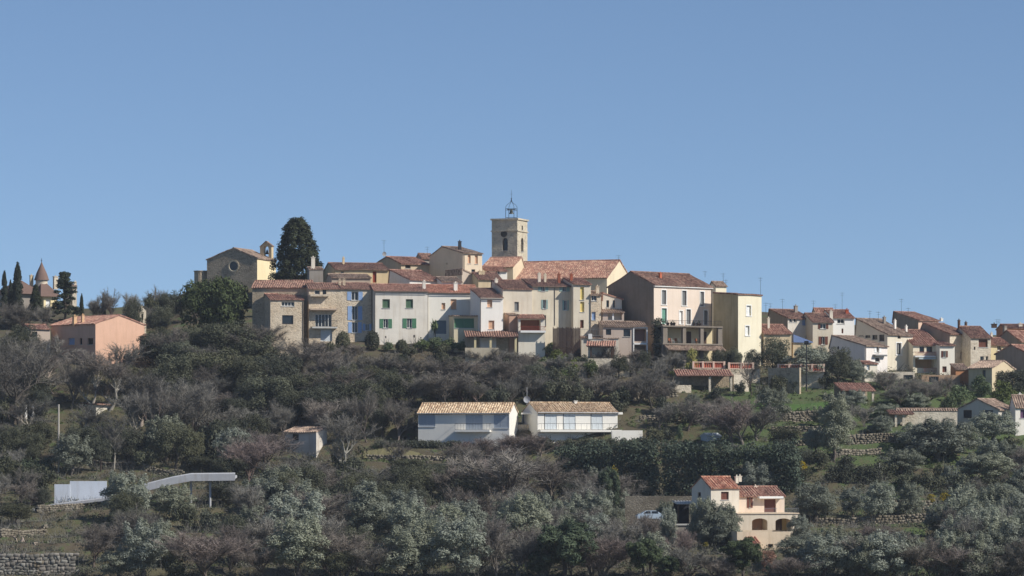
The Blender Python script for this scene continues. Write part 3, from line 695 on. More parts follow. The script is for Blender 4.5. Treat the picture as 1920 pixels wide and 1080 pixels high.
h = House('garden_wall', 'cream garden wall under the long open shelter', 872, 935, 668, 652, Y=589, th=3, D=.4, cat='wall'); h.walls(plaster(c(200, 188, 164), .7), 'flat')
h = House('garden_wall', 'rough stone terrace wall below the red-railed annex', 1000, 1100, 690, 678, Y=585, th=0, D=.5, cat='wall'); h.walls(DRY, 'flat')
h = House('garden_wall', 'pale stone terrace wall below the pinkish-roofed shelter', 1102, 1180, 690, 672, Y=588, th=2, D=.5, cat='wall'); h.walls(STONE_PALE, 'flat')
# ------------------------------------------------------------------ right-hand village
h = House('house', 'house with a pale blue shutter, white windows and a dark left side', 1477, 1522, 660, 596, Y=612, th=28, xs=1441)
h.window('F', 'w', 1480, 597, 1486, 604, mull=0); h.window('F', 'w', 1488, 597, 1494, 604, mull=0); h.window('F', 'c', 1504, 598, 1514, 610, 'blue')
h.walls(plaster(c(220, 212, 198), .6), 'gx', 1.7, .95, TILE_BROWN, .35); h.skin('L', plaster(c(150, 140, 128), .6)); h.chimney(1492, 573, 6, v=4, mat=GREYWALL); h.antenna(1467, 560); h.antenna(1436, 567); h.antenna(1444, 568)  # this grey side coat paints shade on left walls, also on houses further right
h = House('house', 'low house with a bright orange roof right of the tall cream-yellow house', 1432, 1484, 660, 625, Y=604, th=12, D=6)
h.walls(BEIGE, 'gx', 1.7, .9, TILE_RED, .35); h.chimney(1441, 596, 4, v=3, mat=CREAM)
h = House('lean_to', 'low lean-to covered by a blue tarpaulin between two houses', 1487, 1524, 660, 642, Y=606, th=10, D=4, cat='shed')
h.walls(BEIGE, 'flat'); MB().quad((0, -.3, h.fz(0, 627)), (h.W, -.3, h.fz(0, 641)), (h.W, 3, h.fz(0, 639)), (0, 3, h.fz(0, 624))).quad((0, -.3, h.fz(0, 627)), (h.W, -.3, h.fz(0, 641)), (h.W, -.3, h.fz(0, 642.5)), (0, -.3, h.fz(0, 642))).build('tarpaulin', paint(c(118, 138, 178), .6), h.root)
h = House('house', 'house with brown shutters on two floors left of the bright white house', 1524, 1562, 670, 603, Y=610, th=14, D=7)
h.window('F', 'o', 1538, 607, 1549, 616.5, 'brown', 4); h.window('F', 'o', 1540, 631, 1547, 646, 'brown', 5)
h.walls(plaster(c(214, 202, 180), .5), 'gx', 1.6, .6, TILE_BROWN, .35); h.chimney(1558, 583, 6, v=2, mat=CREAM)
h = House('house', 'bright white house with a red roof and a terracotta chimney', 1562, 1602, 670, 595, Y=618, th=12, D=8)
h.window('F', 'w', 1570, 598, 1583.5, 606.5); h.window('F', 'v', 1578, 616, 1581.5, 625, 'brown')
h.walls(plaster(c(246, 244, 238), .12), 'gx', 1.5, .6, TILE_RED, .35); h.chimney(1588, 580, 6, v=2.5, mat=plaster(c(170, 90, 66))); h.antenna(1566, 570); h.antenna(1579, 548); h.antenna(1525, 563)
h = House('house', 'house with a wide red roof half hidden behind the bright white house', 1531, 1566, 640, 589, Y=626, th=18, xs=1522)
h.walls(PINKISH, 'gx', 1.1, .6, TILE_RED, .35)
h = House('house', 'house with a plain mauve shaded gable and a white shuttered front', 1622, 1664, 700, 648, Y=600, th=42, xs=1555)
h.window('F', 'o', 1643, 649, 1648, 661, 'white', 4); h.window('F', 'p', 1641, 671, 1650, 678, name='glazed_door'); h.window('L', 'd', 1569, 643, 1573, 655); h.slab('awning', paint(c(120, 120, 120)), 1636, 665, 1658, 668, .7)
h.walls(plaster(c(238, 230, 222), .25), 'gx', 1.9, .92, TILE_GREY, .35); h.pipe(1623, 652, 690)
h = House('house', 'tiny white outhouse with a red roof against the mauve gabled house', 1621, 1645, 700, 682, Y=594, th=25, D=3)
h.window('F', 'c', 1625, 684, 1631, 694, 'pale'); h.walls(CREAM, 'gx', .5, .9, TILE_RED, .25)
h = House('house', 'tall pale house with a blue-framed window and a long glazed dark side', 1664, 1711, 700, 627, Y=606, th=34, xs=1603)
h.window('F', 'w', 1681, 643, 1690, 665, 'blue', surround=True); h.window('F', 'd', 1683, 628.5, 1689, 635)
[h.window('L', 'p', x, 615 + (x - 1607) * .24, x + 10, 630 + (x - 1607) * .24) for x in (1609, 1622, 1635, 1648)]
h.walls(plaster(c(230, 220, 198), .35), 'gx', 3.0, .96, TILE_GREY, .35); h.chimney(1678, 600, 4, v=3, mat=WHITE); h.chimney(1699, 611, 4, v=2, mat=WHITE); h.chimney(1658, 594, 5, v=6, mat=GREYWALL); h.antenna(1631, 582, v=7); h.antenna(1647, 584, v=7)
h = House('house', 'cream house with a brown balcony under a broad red roof', 1712, 1762, 705, 646, Y=606, th=12, D=9)
h.recess('F', 1716, 672, 1752, 690, 1.6, plaster(c(206, 170, 130))); h.window('F', 'p', 1724, 650, 1733, 660); h.window('F', 'p', 1737, 650, 1748, 660)
h.walls(plaster(c(242, 230, 202), .25), 'gx', 2.8, .9, TILE_RED, .35)
h.slab('balcony', WHITEPAINT, 1713, 667, 1752, 670, .9); h.railing(1713, 660, 1752, 667, .85, col_mat('red'), .1); h.railing(1730, 690, 1760, 697, .85, col_mat('red'), .1); h.slab('sun_blind', paint(c(190, 200, 200)), 1720, 671, 1752, 674, 1.0)
h = House('house', 'narrow white house with brown shutters on two floors beside the brown balcony', 1762, 1790, 705, 647, Y=604.5, th=12, D=8)
h.window('F', 'o', 1768, 658, 1774, 670, 'brown', 3); h.window('F', 'c', 1767, 687, 1775, 698, 'brown')
h.walls(plaster(c(246, 238, 220), .2), 'gx', .9, .9, TILE_RED, .35)
h = House('house', 'house on the skyline with a dark long side and a small pinkish front', 1722, 1760, 650, 600, Y=634, th=36, xs=1674)
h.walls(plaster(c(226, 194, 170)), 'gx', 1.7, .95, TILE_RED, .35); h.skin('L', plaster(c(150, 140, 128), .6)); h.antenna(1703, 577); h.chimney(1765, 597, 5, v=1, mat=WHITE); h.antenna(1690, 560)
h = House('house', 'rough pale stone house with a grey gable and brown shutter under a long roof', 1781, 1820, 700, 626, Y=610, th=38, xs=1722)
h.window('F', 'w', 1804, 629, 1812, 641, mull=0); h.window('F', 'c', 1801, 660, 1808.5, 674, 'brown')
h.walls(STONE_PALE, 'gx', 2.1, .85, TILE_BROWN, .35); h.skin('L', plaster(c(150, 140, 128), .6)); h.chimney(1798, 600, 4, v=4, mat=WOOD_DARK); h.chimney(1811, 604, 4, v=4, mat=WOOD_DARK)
h = House('house', 'rough pale stone house with a wide closed brown shutter', 1820, 1858, 700, 632, Y=608, th=16, D=8)
h.window('F', 'c', 1835, 636, 1852, 651, 'brown'); h.window('F', 'w', 1838, 668, 1845, 677, mull=0); h.window('F', 'w', 1848.5, 668, 1853, 677, mull=0); h.window('F', 'd', 1826, 650, 1829, 656)
h.walls(STONE_PALE, 'gx', 2.0, .6, TILE_BROWN, .35); h.chimney(1859, 624, 4, v=1, mat=CREAM); h.antenna(1873, 598, v=4)
h = House('house', 'small cream house with one white window and a red roof', 1858, 1892, 700, 646, Y=611, th=14, D=7)
h.window('F', 'w', 1870, 648, 1878, 657); h.walls(plaster(c(232, 216, 172), .3), 'gx', 1.3, .6, TILE_RED, .35)
h = House('house', 'house with a dark slanting side and red roof at the right edge of the skyline', 1914, 1960, 680, 640, Y=620, th=34, xs=1862)
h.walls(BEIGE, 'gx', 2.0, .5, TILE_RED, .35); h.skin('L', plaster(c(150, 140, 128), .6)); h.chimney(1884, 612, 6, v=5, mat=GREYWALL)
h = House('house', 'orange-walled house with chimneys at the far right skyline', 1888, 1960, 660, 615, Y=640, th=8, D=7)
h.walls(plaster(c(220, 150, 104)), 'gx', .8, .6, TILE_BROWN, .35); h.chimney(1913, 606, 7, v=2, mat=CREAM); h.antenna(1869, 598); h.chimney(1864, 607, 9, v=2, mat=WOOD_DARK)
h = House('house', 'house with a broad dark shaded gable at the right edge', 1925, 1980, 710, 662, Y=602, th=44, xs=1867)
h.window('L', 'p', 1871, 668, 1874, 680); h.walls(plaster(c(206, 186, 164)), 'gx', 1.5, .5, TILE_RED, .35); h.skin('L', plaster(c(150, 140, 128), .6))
h = House('house', 'low ochre stone farmhouse with a lit gable below the right-hand village', 1816, 1860, 740, 690, Y=593, th=-28, xs=1903)
h.window('F', 'd', 1842, 694, 1848, 710); h.walls(OCHRE, 'gx', 1.3, .5, TILE_GREY, .35)
h = House('wall', 'short orange brick wall left of the low ochre farmhouse', 1792, 1816, 740, 692, Y=596, th=10, D=3, cat='wall'); h.walls(plaster(c(196, 140, 100)), 'gx', .9, 1.0, TILE_GREY, .2)
h = House('house', 'house with a shaded grey gable and two dark windows at the lower right', 1872, 1905, 805, 768, Y=562, th=55, xs=1793)
h.window('L', 'p', 1806, 769, 1822, 784); h.window('L', 'p', 1842, 769, 1862, 778)
h.walls(plaster(c(196, 190, 180), .3), 'gx', 1.75, .5, TILE_GREY, .35)
h = House('house', 'white house with a brown shutter cut by the right edge of the picture', 1904, 1985, 805, 762, Y=562, th=16, xs=1893)
h.window('F', 'c', 1913, 768, 1922, 784, 'purple'); h.walls(WHITE, 'gx', 1.8, .6, TILE_GREY, .4); h.chimney(1912, 738, 5, v=3)
# ------------------------------------------------------------------ garden structures under the right-hand village
def balustrade(label, x0, x1, ytop, ybot, Y, th, piers, mat='red'):
    s = House('balustrade', label, x0, x1, ybot, ytop, Y=Y, th=th, D=.3, cat='balustrade'); W, H = s.W, s.H; WP = plaster(c(234, 200, 178), .3)
    MB().box(-.05, W + .05, -.06, .3, H - .14, H).build('top_rail', WP, s.root); MB().box(-.05, W + .05, -.04, .28, 0, .16).build('plinth', WP, s.root)
    xs = [0] + [s.u(x) for x in piers] + [W]
    for a in xs: MB().box(a - .16, a + .16, -.09, .33, 0, H + .06).build('pier', WP, s.root)
    bm = MB().lathe([(.07, .16), (.1, .22), (.125, .34), (.08, .5), (.07, H - .25), (.1, H - .14)], 8).mesh('baluster', paint(c(206, 112, 90), .8))
    for a, b in zip(xs, xs[1:]):
        n = max(2, int((b - a - .4) / .26))
        for k in range(n): link('baluster', bm, s.root, (a + .26 + (b - a - .52) * k / max(1, n - 1), .12, 0))
    return s
balustrade('red and white balustrade above the long tiled garden shed', 1300, 1358, 678, 691, 587, 6, (1318, 1338))
balustrade('red and white balustrade partly behind the pruned bare tree', 1367, 1412, 680, 692, 587, 6, (1390,))
balustrade('red balustrade on the stone wall beside the dark pole', 1459, 1545, 683, 697, 585, -4, (1480, 1502, 1523))
h = House('retaining_wall', 'stone retaining wall under the red balustrade beside the dark pole', 1500, 1545, 720, 697, Y=585.6, th=-4, D=.6, cat='wall'); h.walls(STONE_PALE, 'flat')
h = House('retaining_wall', 'dark shaded wall left of the balustraded stone wall', 1440, 1499, 728, 690, Y=585, th=-30, D=.6, cat='wall'); h.walls(STONE_GREY, 'flat')
h = House('retaining_wall', 'plinth wall carrying the left red and white balustrades', 1262, 1425, 712, 691.5, Y=587.8, th=6, D=.6, cat='wall'); h.walls(STONE_PALE, 'flat')
s = open_shed('garden_shed', 'long open garden shed with a faded red roof below the balustrade', 1270, 1373, 732, 703, 581, 5, 3.6, .95, TILE_RED, (1331, 1371), STONE_PALE, STONE_GREY)
h = House('garden_wall', 'short sunlit stone wall at the right end of the long garden shed', 1376, 1404, 735, 702, Y=582, th=25, D=.6, cat='wall'); h.walls(STONE_PALE, 'flat')
h = House('garden_wall', 'pale stone terrace wall left of the long garden shed', 1262, 1296, 742, 722, Y=579, th=12, D=.6, cat='wall'); h.walls(STONE_PALE, 'flat')
s = open_shed('garden_pavilion', 'square garden pavilion with a red tiled roof on stone posts', 1578, 1640, 752, 731, 577, 12, 4.2, 1.25, TILE_RED, (1582, 1620, 1637), STONE_PALE, STONE_GREY)
h = House('garden_wall', 'long pale stone wall with a tile-roofed end beside the lower right house', 1682, 1795, 802, 770, Y=561, th=4, D=.7, cat='wall'); h.walls(STONE_PALE, 'gx', .3, .5, TILE_GREY, .1)
s = open_shed('garden_shed', 'small tile-roofed stone shed at the left end of the long pale wall', 1668, 1712, 804, 775, 559, 6, 2.5, .6, TILE_BROWN, (1680, 1694), STONE_PALE, STONE_GREY)
h = House('terrace_wall', 'pale wall with brown gates below the blue-framed house', 1650, 1715, 715, 697, Y=597, th=5, D=.5, cat='wall'); h.window('F', 'v', 1657, 700, 1678, 714, 'brown', name='gate'); h.window('F', 'd', 1694, 703, 1712, 714, name='opening'); h.walls(STONE_PALE, 'flat')
h = House('terrace_wall', 'pale garden wall below the brown balcony house', 1728, 1800, 722, 703, Y=595, th=5, D=.5, cat='wall'); h.window('F', 'd', 1742, 706, 1760, 720, name='opening'); h.walls(plaster(c(180, 150, 124), .6), 'flat')
def post(name, label, x, y0, y1, r, mat, cat, Y=None):
    Y = Y or ground_Y(x, y1); o = link(name, None); o.location = (px(x, Y), Y, pz(y1, Y)); H = pz(y0, Y) - pz(y1, Y)
    MB().tube((0, 0, -1.5), (0, 0, H), r, r * .75, 10).build('shaft', mat, o); MB().tube((0, 0, H), (0, 0, H + .12), r * 1.1, r * .8, 10).build('cap', mat, o)
    return tag(o, label, cat), o, H
post('utility_pole', 'tall pale utility pole at the left above the olive tree', 110, 760, 888, .16, paint(c(190, 182, 170)), 'pole')
_, o, H = post('lamp_post', 'dark pole standing in front of the red balustrade', 1512, 645, 716, .12, IRON, 'pole', 583)
MB().box(-.35, .35, -.2, .2, H - .1, H + .5).build('lantern', IRON, o)
post('gate_post', 'left one of two white gate posts behind the big bare tree', 48, 761, 786, .3, WHITEPAINT, 'post', 572)
post('gate_post', 'right one of two white gate posts behind the big bare tree', 62, 761, 786, .3, WHITEPAINT, 'post', 572)
post('garden_post', 'thin pale post among the olive terraces right of the hedge', 1649, 870, 903, .07, paint(c(190, 184, 172)), 'post')
# ------------------------------------------------------------------ modern white house
h = House('modern_house', 'left block of the white modern house, in shade under a sandy tiled roof', 784, 955, 838, 774, Y=556, th=-11, D=7.2)
for x0, x1, y1 in ((785, 816, 800), (873, 905, 806), (926, 954, 803)): h.window('F', 'c', x0, 777, x1, y1, 'panel', name='shutter_door' if y1 > 801 else 'window', depth=.1)
h.walls(MODERN, 'gx', 1.55, .5, TILE_SAND, .4); h.slab('balcony', MODERN, 856, 806, 921, 810, 1.3); h.railing(856, 794, 921, 806, 1.25, None, .45); h.gutter((150, 160, 168))
h = House('modern_house', 'right block of the white modern house, sunlit, with three pale blue shutters', 1008, 1158, 838, 772, Y=556, th=19, xs=None, D=7.6)
for x0, x1 in ((1022, 1044), (1057, 1079), (1109, 1130)): h.window('F', 'c', x0, 776, x1, 805, 'pale', name='shutter_door', depth=.14)
h.walls(MODERN, 'gx', 1.5, .5, TILE_SAND, .4); h.slab('balcony', MODERN, 1008, 806, 1160, 810, 1.4, -.002); h.railing(1010, 794, 1158, 806, 1.35, None, .9); h.slab('flat_slab', MODERN, 1152, 773, 1167, 777, .2, 2.0); h.chimney(1079, 751, 6, v=3.6, mat=MODERN, pot=False); h.gutter((200, 200, 200))
for x in (1022, 1057, 1109): h.slab('dark_joint', METAL_DARK, x - 1.4, 776, x - .2, 805, .02, -.004)
h = House('modern_wall', 'white terrace wall right of the modern house', 1147, 1205, 838, 807, Y=556.5, th=10, D=.4, cat='wall'); h.walls(MODERN, 'flat')
h = House('entrance_wall', 'ochre stone wall under a thin white canopy between the two modern blocks', 955, 1010, 838, 796, Y=560, th=0, D=3, cat='wall'); h.walls(STONE_OCHRE, 'flat')
MB().box(h.u(977), h.u(1003), -1.2, 2.6, h.fz(0, 777), h.fz(0, 774)).build('canopy', MODERN, h.root); [MB().box(a, a + .15, 2.2, 2.35, h.H, h.fz(0, 777)).build('post', METAL_DARK, h.root) for a in (h.u(980), h.u(1000))]
_, o, H = post('aerial_mast', 'thin mast with a satellite dish between the two modern blocks', 988, 728, 838, .05, paint(c(190, 190, 190)), 'mast', 563)
m = MB().lathe([(0.0, 0), (.3, .04), (.55, .16), (.55, .19), (.3, .08), (0.0, .03)], 16); m.v = [(a, -h_ - .1, H - 1.8 + b) for a, b, h_ in m.v]; m.build('dish', paint(c(170, 172, 176)), o)
h = House('shed', 'small white shed with a rusty lean-to roof left of the modern house', 534, 593, 848, 810, Y=555, th=-24, xs=613, cat='shed')
h.window('F', 'p', 548, 814, 560, 826)
h.walls(plaster(c(216, 208, 196), .9), 'gx', .8, 1.0, TILE_GREY, .3)
h = House('shed', 'small grey metal-sided hut just above the tall hedge', 1328, 1352, 835, 818, Y=553, th=20, xs=1314, cat='shed'); h.walls(paint(c(196, 206, 214), .5), 'gx', .4, .5, paint(c(200, 206, 210), .5), .1)
# ------------------------------------------------------------------ villa at the lower right
h = House('villa', 'tall left block of the cream villa with a shaded gable and red roof', 1333, 1386, 1010, 914, Y=474, th=26, xs=1297)
h.window('F', 'c', 1352, 922, 1366.5, 937, 'brown'); h.window('L', 'd', 1308, 923, 1314, 937)
h.walls(plaster(c(224, 214, 196), .4), 'gx', 1.4, .5, TILE_ORANGE, .3); h.chimney(1381, 893, 6, v=1.6); h.chimney(1387, 892, 6, v=3.4)
h = House('villa', 'right block of the cream villa with a brown balcony door and red roof', 1386, 1471, 1010, 929, Y=477, th=20, D=5.5)
h.window('F', 'v', 1433, 936, 1455, 963, 'brown', name='balcony_door'); h.window('F', 'o', 1404.5, 930, 1407, 952, 'brown', 4)
h.walls(plaster(c(226, 208, 188), .4), 'gx', 1.15, .5, TILE_RED, .35); h.slab('awning', WHITEPAINT, 1419, 930.5, 1464, 934.5, .9); h.chimney(1416, 911, 6, v=2.6)
h = House('villa_arcade', 'arcaded ground floor of the cream villa with two arches and a balcony', 1383, 1497, 1020, 964, Y=471, th=14, D=6.5, cat='villa')
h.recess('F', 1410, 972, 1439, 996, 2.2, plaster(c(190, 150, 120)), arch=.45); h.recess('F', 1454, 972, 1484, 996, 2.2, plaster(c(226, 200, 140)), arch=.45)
h.walls(plaster(c(228, 214, 192), .4), 'flat'); MB().box(-.1, h.W + .1, -.12, h.D, h.H, h.H + .14).build('terrace_slab', plaster(c(226, 204, 176)), h.root); h.railing(1472, 952.5, 1497, 963, .05, paint(c(120, 124, 130)), .14, sides=False); h.railing(1433, 952.5, 1456, 963, .05, paint(c(120, 124, 130)), .14, sides=False)
a = h.u(1455, 2); MB().box(a, a + .8, 1.9, 2.15, h.fz(0, 996), h.fz(0, 974)).build('door', WOOD_DARK, h.root)
h = House('villa_terrace', 'cream terrace wall at the foot of the villa arcade', 1382, 1482, 1045, 997, Y=461, th=10, D=9, cat='wall')
h.window('F', 'd', 1440, 1020, 1450, 1026, name='vent'); h.walls(plaster(c(230, 210, 182), .5), 'flat')
r = House('tiled_porch', 'small orange tiled porch roof on the terrace wall of the villa', 1408, 1424, 1040, 1017, Y=459, th=10, xs=1396, cat='porch'); r.walls(plaster(c(226, 196, 156)), 'gx', .9, .9, TILE_ORANGE, .2)
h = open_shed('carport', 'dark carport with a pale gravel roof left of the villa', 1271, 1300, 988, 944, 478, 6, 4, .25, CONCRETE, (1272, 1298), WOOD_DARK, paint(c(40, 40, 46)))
h = House('retaining_wall', 'low wall with a pale coping in front of the carport', 1243, 1308, 1000, 985, Y=473, th=3, D=.4, cat='wall'); h.walls(GREYWALL, 'flat'); MB().box(-.1, h.W + .1, -.15, .55, h.H, h.H + .2).build('coping', CONCRETE, h.root)
h = House('retaining_wall', 'stone retaining wall below the tall hedge left of the villa', 1172, 1300, 950, 930, Y=489, th=0, D=.6, cat='wall'); h.walls(DRY, 'flat')
def car():
    Y = 475; o = link('parked_car', None); o.location = (px(1220, Y), Y, pz(977, Y)); o.rotation_euler.z = R(6)
    prof = [(-1.9, .35), (-1.95, .7), (-1.75, .95), (-1.35, 1.0), (-.75, 1.4), (.65, 1.42), (1.3, 1.02), (1.75, .9), (1.95, .65), (1.9, .35)]
    m = MB()
    for y in (-.8, .8): m.quad(*[(x, y * (.86 if z > 1.2 else 1), z) for x, z in prof])
    for (x, z), (x2, z2) in zip(prof, prof[1:] + prof[:1]):
        a, b = .8 * (.86 if z > 1.2 else 1), .8 * (.86 if z2 > 1.2 else 1); m.quad((x, -a, z), (x2, -b, z2), (x2, b, z2), (x, a, z))
    m.build('body', paint(c(176, 192, 206), .25, .05), o)
    for a, b in ((-1.15, -.1), (0.0, .95)): MB().quad((a, -.806, 1.02), (b, -.806, 1.02), (b - .1 if b > .5 else b, -.71, 1.36), (a + .45 if a < -.5 else a, -.71, 1.36)).build('side_window', glass_dark(), o)
    for x in (-1.2, 1.2):
        for y in (-.8, .65):
            w = MB().tube((x, y, .31), (x, y + .16, .31), .31, None, 16).build('tyre', paint(c(24, 24, 26)), o); MB().tube((x, y - .01, .31), (x, y + .02, .31), .18, None, 12).build('rim', paint(c(170, 170, 175), .3), w)
    for y in (-.6, .6): MB().box(-1.97, -1.9, y - .14, y + .14, .62, .76).build('headlight', WHITEPAINT, o)
    tag(o, 'pale blue-white parked car left of the carport', 'car')
car()
# ------------------------------------------------------------------ left: salmon house, castle, ramp
h = House('house', 'big salmon house with a sunlit gable and small windows in its shaded side', 179, 271, 720, 606, Y=598, th=42, xs=96)
for x0, x1, k in ((104, 112, 0), (128, 140, 1), (149, 154, 0), (164, 174.5, 0)): h.window('L', 'c' if k else 'p', x0, 634, x1, 646, 'blue')
h.walls(SALMON, 'gy', 1.55, .48, TILE_RED, .3); h.chimney(140, 592, 7, v=6, mat=plaster(c(220, 180, 140))); h.chimney(155, 590, 5, v=5, mat=plaster(c(220, 180, 140)))
h = House('house', 'low outbuilding with a red roof left of the salmon house', 56, 94, 650, 616, Y=604, th=20, D=6)
h.window('F', 'p', 60, 622, 70, 632); h.walls(TAUPE, 'gx', .8, .6, TILE_RED, .3)
h = House('small_house', 'little flat white hut half hidden in the left wood', 180, 211, 800, 758, Y=577, th=35, xs=135, cat='hut')
h.window('F', 'p', 190, 772, 205, 784); h.walls(plaster(c(230, 222, 204)), 'gx', .3, 1.0, TILE_BROWN, .5)
def castle():
    Y = 668; h = House('manor_house', 'manor house with a brown hipped roof and a conical turret on the left skyline', 82, 106, 610, 556, Y=Y, th=30, D=9, cat='manor')
    h.window('F', 'c', 86, 561, 95, 576, 'white'); h.window('F', 'c', 87, 588, 94, 597, 'white')
    h.walls(plaster(c(240, 222, 176), .3), 'flat'); W, D, H = h.W, h.D, h.H
    m = MB(); b = [(-.9, -.7), (W + .7, -.7), (W + .7, D + .4), (-.9, D + .4)]; t = [(W * .35, D * .4), (W * .65, D * .4), (W * .65, D * .6), (W * .35, D * .6)]
    z1 = h.fz(0, 526); m.quad(*[(x, y, z1) for x, y in t])
    for k in range(4):
        p, q, r_, s_ = b[k], b[(k + 1) % 4], t[(k + 1) % 4], t[k]; m.quad((*p, H), (*q, H), (*r_, z1), (*s_, z1))
    m.quad(*[(x, y, H) for x, y in b]); h.roofo = m.build('roof', plaster(c(122, 100, 90), .6), h.root)
    MB().box(-6.5, -.2, 2, 9, -4, H + .5).build('wing', GREYWALL, h.root)
    m = MB(); e = [(-6.9, 1.2), (.6, 1.2), (.6, 9.6), (-6.9, 9.6)]; ap = [(-3.2, 5.2, z1 + .2), (-2.4, 5.2, z1 + .2)]
    m.quad((*e[0], H + .5), (*e[1], H + .5), ap[1], ap[0]).quad((*e[2], H + .5), (*e[3], H + .5), ap[0], ap[1]).quad((*e[1], H + .5), (*e[2], H + .5), ap[1]).quad((*e[3], H + .5), (*e[0], H + .5), ap[0]); m.build('wing_roof', plaster(c(122, 100, 90), .6), h.root)
    u = h.u(78, 4); zc = h.fz(u, 524, 4)
    MB().lathe([(1.15, -4), (1.15, zc)], 20, (u, 4, 0)).build('turret', STONE_PALE, h.root)
    MB().lathe([(1.45, zc - .15), (1.0, zc + 1.2), (.35, zc + 2.6), (.06, zc + 3.3), (0, zc + 3.4)], 24, (u, 4, 0)).build('turret_roof', plaster(c(128, 106, 96), .6), h.root)
    MB().tube((u, 4, zc + 3.3), (u, 4, zc + 4.1), .06, .03, 5).lathe([(0, 0), (.16, .14), (0, .3)], 8, (u, 4, zc + 3.5)).build('finial', IRON, h.root)
    h.roofkind = 'gx'; h.rise = 3; h.rp = .5; h.chimney(59, 516, 6, v=5, mat=BEIGE, h=4.5); h.chimney(104, 518, 8, v=6, mat=STONE_PALE, h=2.5)
    h2 = House('house', 'narrow stone gable with a chimney right of the dark conifer', 136, 144, 600, 536, Y=672, th=20, xs=118); h2.walls(STONE_PALE, 'gx', .6, .5, TILE_GREY, .2); h2.chimney(141, 528, 5, v=1)
castle()
def ramp():
    Y = 508; o = link('concrete_ramp', None); o.location = (px(102, Y), Y, pz(955, Y))
    f = lambda x, y, dy=0: (px(x, Y + dy) - o.location.x, dy, pz(y, Y + dy) - o.location.z)
    def prism(name, top, th, dy, mat, fwd=0.0):                   # deck strips with real width and thickness
        m = MB(); n = len(top)
        A = [Vector(f(x, y)) + Vector((0, -fwd, 0)) for x, y in top]
        for a, b in zip(A, A[1:]):
            d = Vector((0, dy, .15)); t = Vector((0, 0, th))
            m.quad(a, b, b + d, a + d).quad(a - t, b - t, b + d - t, a + d - t).quad(a, b, b - t, a - t).quad(a + d, b + d, b + d - t, a + d - t)
        a, b = A[0], A[-1]; m.quad(a, a + d, a + d - t, a - t).quad(b, b + d, b + d - t, b - t)
        return m.build(name, mat, o)
    GC = plaster(c(190, 191, 194), .7)
    prism('deck', [(40, 958), (100, 946), (200, 934), (285, 912), (325, 901), (358, 895), (441, 893)], .35, 3.5, GC)
    prism('parapet', [(240, 917), (285, 905), (325, 895), (358, 889), (441, 888)], 1.0, .2, GC, .22)
    for x0, x1, y0, y1, dy in ((102, 131, 908, 958, 3.6), (131, 200, 902, 950, 3.75)):
        a, b = f(x0, y0, dy), f(x1, y1, dy); MB().box(a[0], b[0], dy, dy + .25, b[2] - 2, a[2]).build('side_wall', plaster(c(210, 216, 224), .35), o)
    for x in (358, 394): a = f(x, 900, 1.2); b = f(x, 960, 1.2); MB().tube((a[0], 1.2, b[2] - 3), (a[0], 1.2, a[2] + .1), .17, None, 10).build('pillar', GC, o)
    tag(o, 'long pale concrete ramp rising to a bridge on thin pillars at the lower left', 'ramp')
ramp()
h = House('garden_wall', 'long low brown wall left of the chapel wood', 268, 350, 645, 626, Y=604, th=-4, D=.5, cat='wall'); h.walls(plaster(c(150, 126, 108)), 'flat')
h = House('ruined_wall', 'pale ruined wall with a ragged top behind the salmon house', 259, 274, 620, 584, Y=618, th=20, xs=214, cat='ruin'); h.window('F', 'd', 265, 588, 269, 600, name='opening')
h.walls(STONE_PALE, 'flat'); m = MB(); [m.box(h.W * k / 7, h.W * (k + 1) / 7, 0, .6, h.H, h.H + z) for k, z in enumerate((.9, 1.1, .8, 1.0, .6, .4, .2))]; m.build('ragged_top', STONE_PALE, h.root)
# ------------------------------------------------------------------ vegetation
def leafmat(name, ca, cb, var=0.35, trans=0.0):
    n = N(name); oi = n.n('ObjectInfo'); tc = n.n('TexCoord').outputs['Object']
    f = n.noise(tc, 0.9, 3, 0.6)
    col = n.mix(n.maprange(f, 0.3, 0.7), ca, cb)
    h = n.n('HueSaturation'); n.l(col, h.inputs['Color'])
    n.l(n.maprange(oi.outputs['Random'], 0, 1, 1 - var, 1 + var), h.inputs['Value'])
    wn_ = n.n('TexWhiteNoise', noise_dimensions='1D'); n.l(oi.outputs['Random'], wn_.inputs['W'])
    n.l(n.maprange(wn_.outputs['Value'], 0, 1, .475, .52), h.inputs['Hue']); n.l(n.maprange(wn_.outputs['Value'], 0, 1, 1.15, .7), h.inputs['Saturation'])
    n.base(h.outputs[0], 0.8)
    if trans:
        tr = n.n('BsdfTranslucent'); n.l(h.outputs[0], tr.inputs[0]); mx = n.n('MixShader'); mx.inputs[0].default_value = trans
        n.l(n.b.outputs[0], mx.inputs[1]); n.l(tr.outputs[0], mx.inputs[2]); n.l(mx.outputs[0], n.out.inputs[0])
    return n.m
BARK = leafmat('bark', c(118, 106, 96), c(90, 80, 72), .2); BARK_PALE = leafmat('pale_bark', c(176, 166, 150), c(140, 130, 116), .2); BARK_DARK = leafmat('dark_bark', c(84, 74, 66), c(60, 54, 48), .2)
TWIG = leafmat('bare_twigs', c(138, 132, 122), c(112, 107, 98), .28); TWIG_PINK = leafmat('reddish_twigs', c(140, 128, 120), c(116, 106, 99), .22)
L_OAK = leafmat('evergreen_oak_leaves', c(76, 80, 62), c(96, 98, 78), .3, .2); L_OLIVE = leafmat('olive_leaves', c(128, 134, 116), c(150, 154, 136), .24, .25)
L_PINE = leafmat('pine_needles', c(90, 103, 70), c(68, 83, 57), .2, .15); L_CYP = leafmat('cypress_foliage', c(48, 56, 40), c(62, 68, 48), .2, .05)
L_BUSH = leafmat('shrub_leaves', c(82, 98, 56), c(104, 114, 70), .3, .15); L_YEL = leafmat('yellow_shrub_leaves', c(168, 154, 66), c(128, 130, 60), .2, .15)
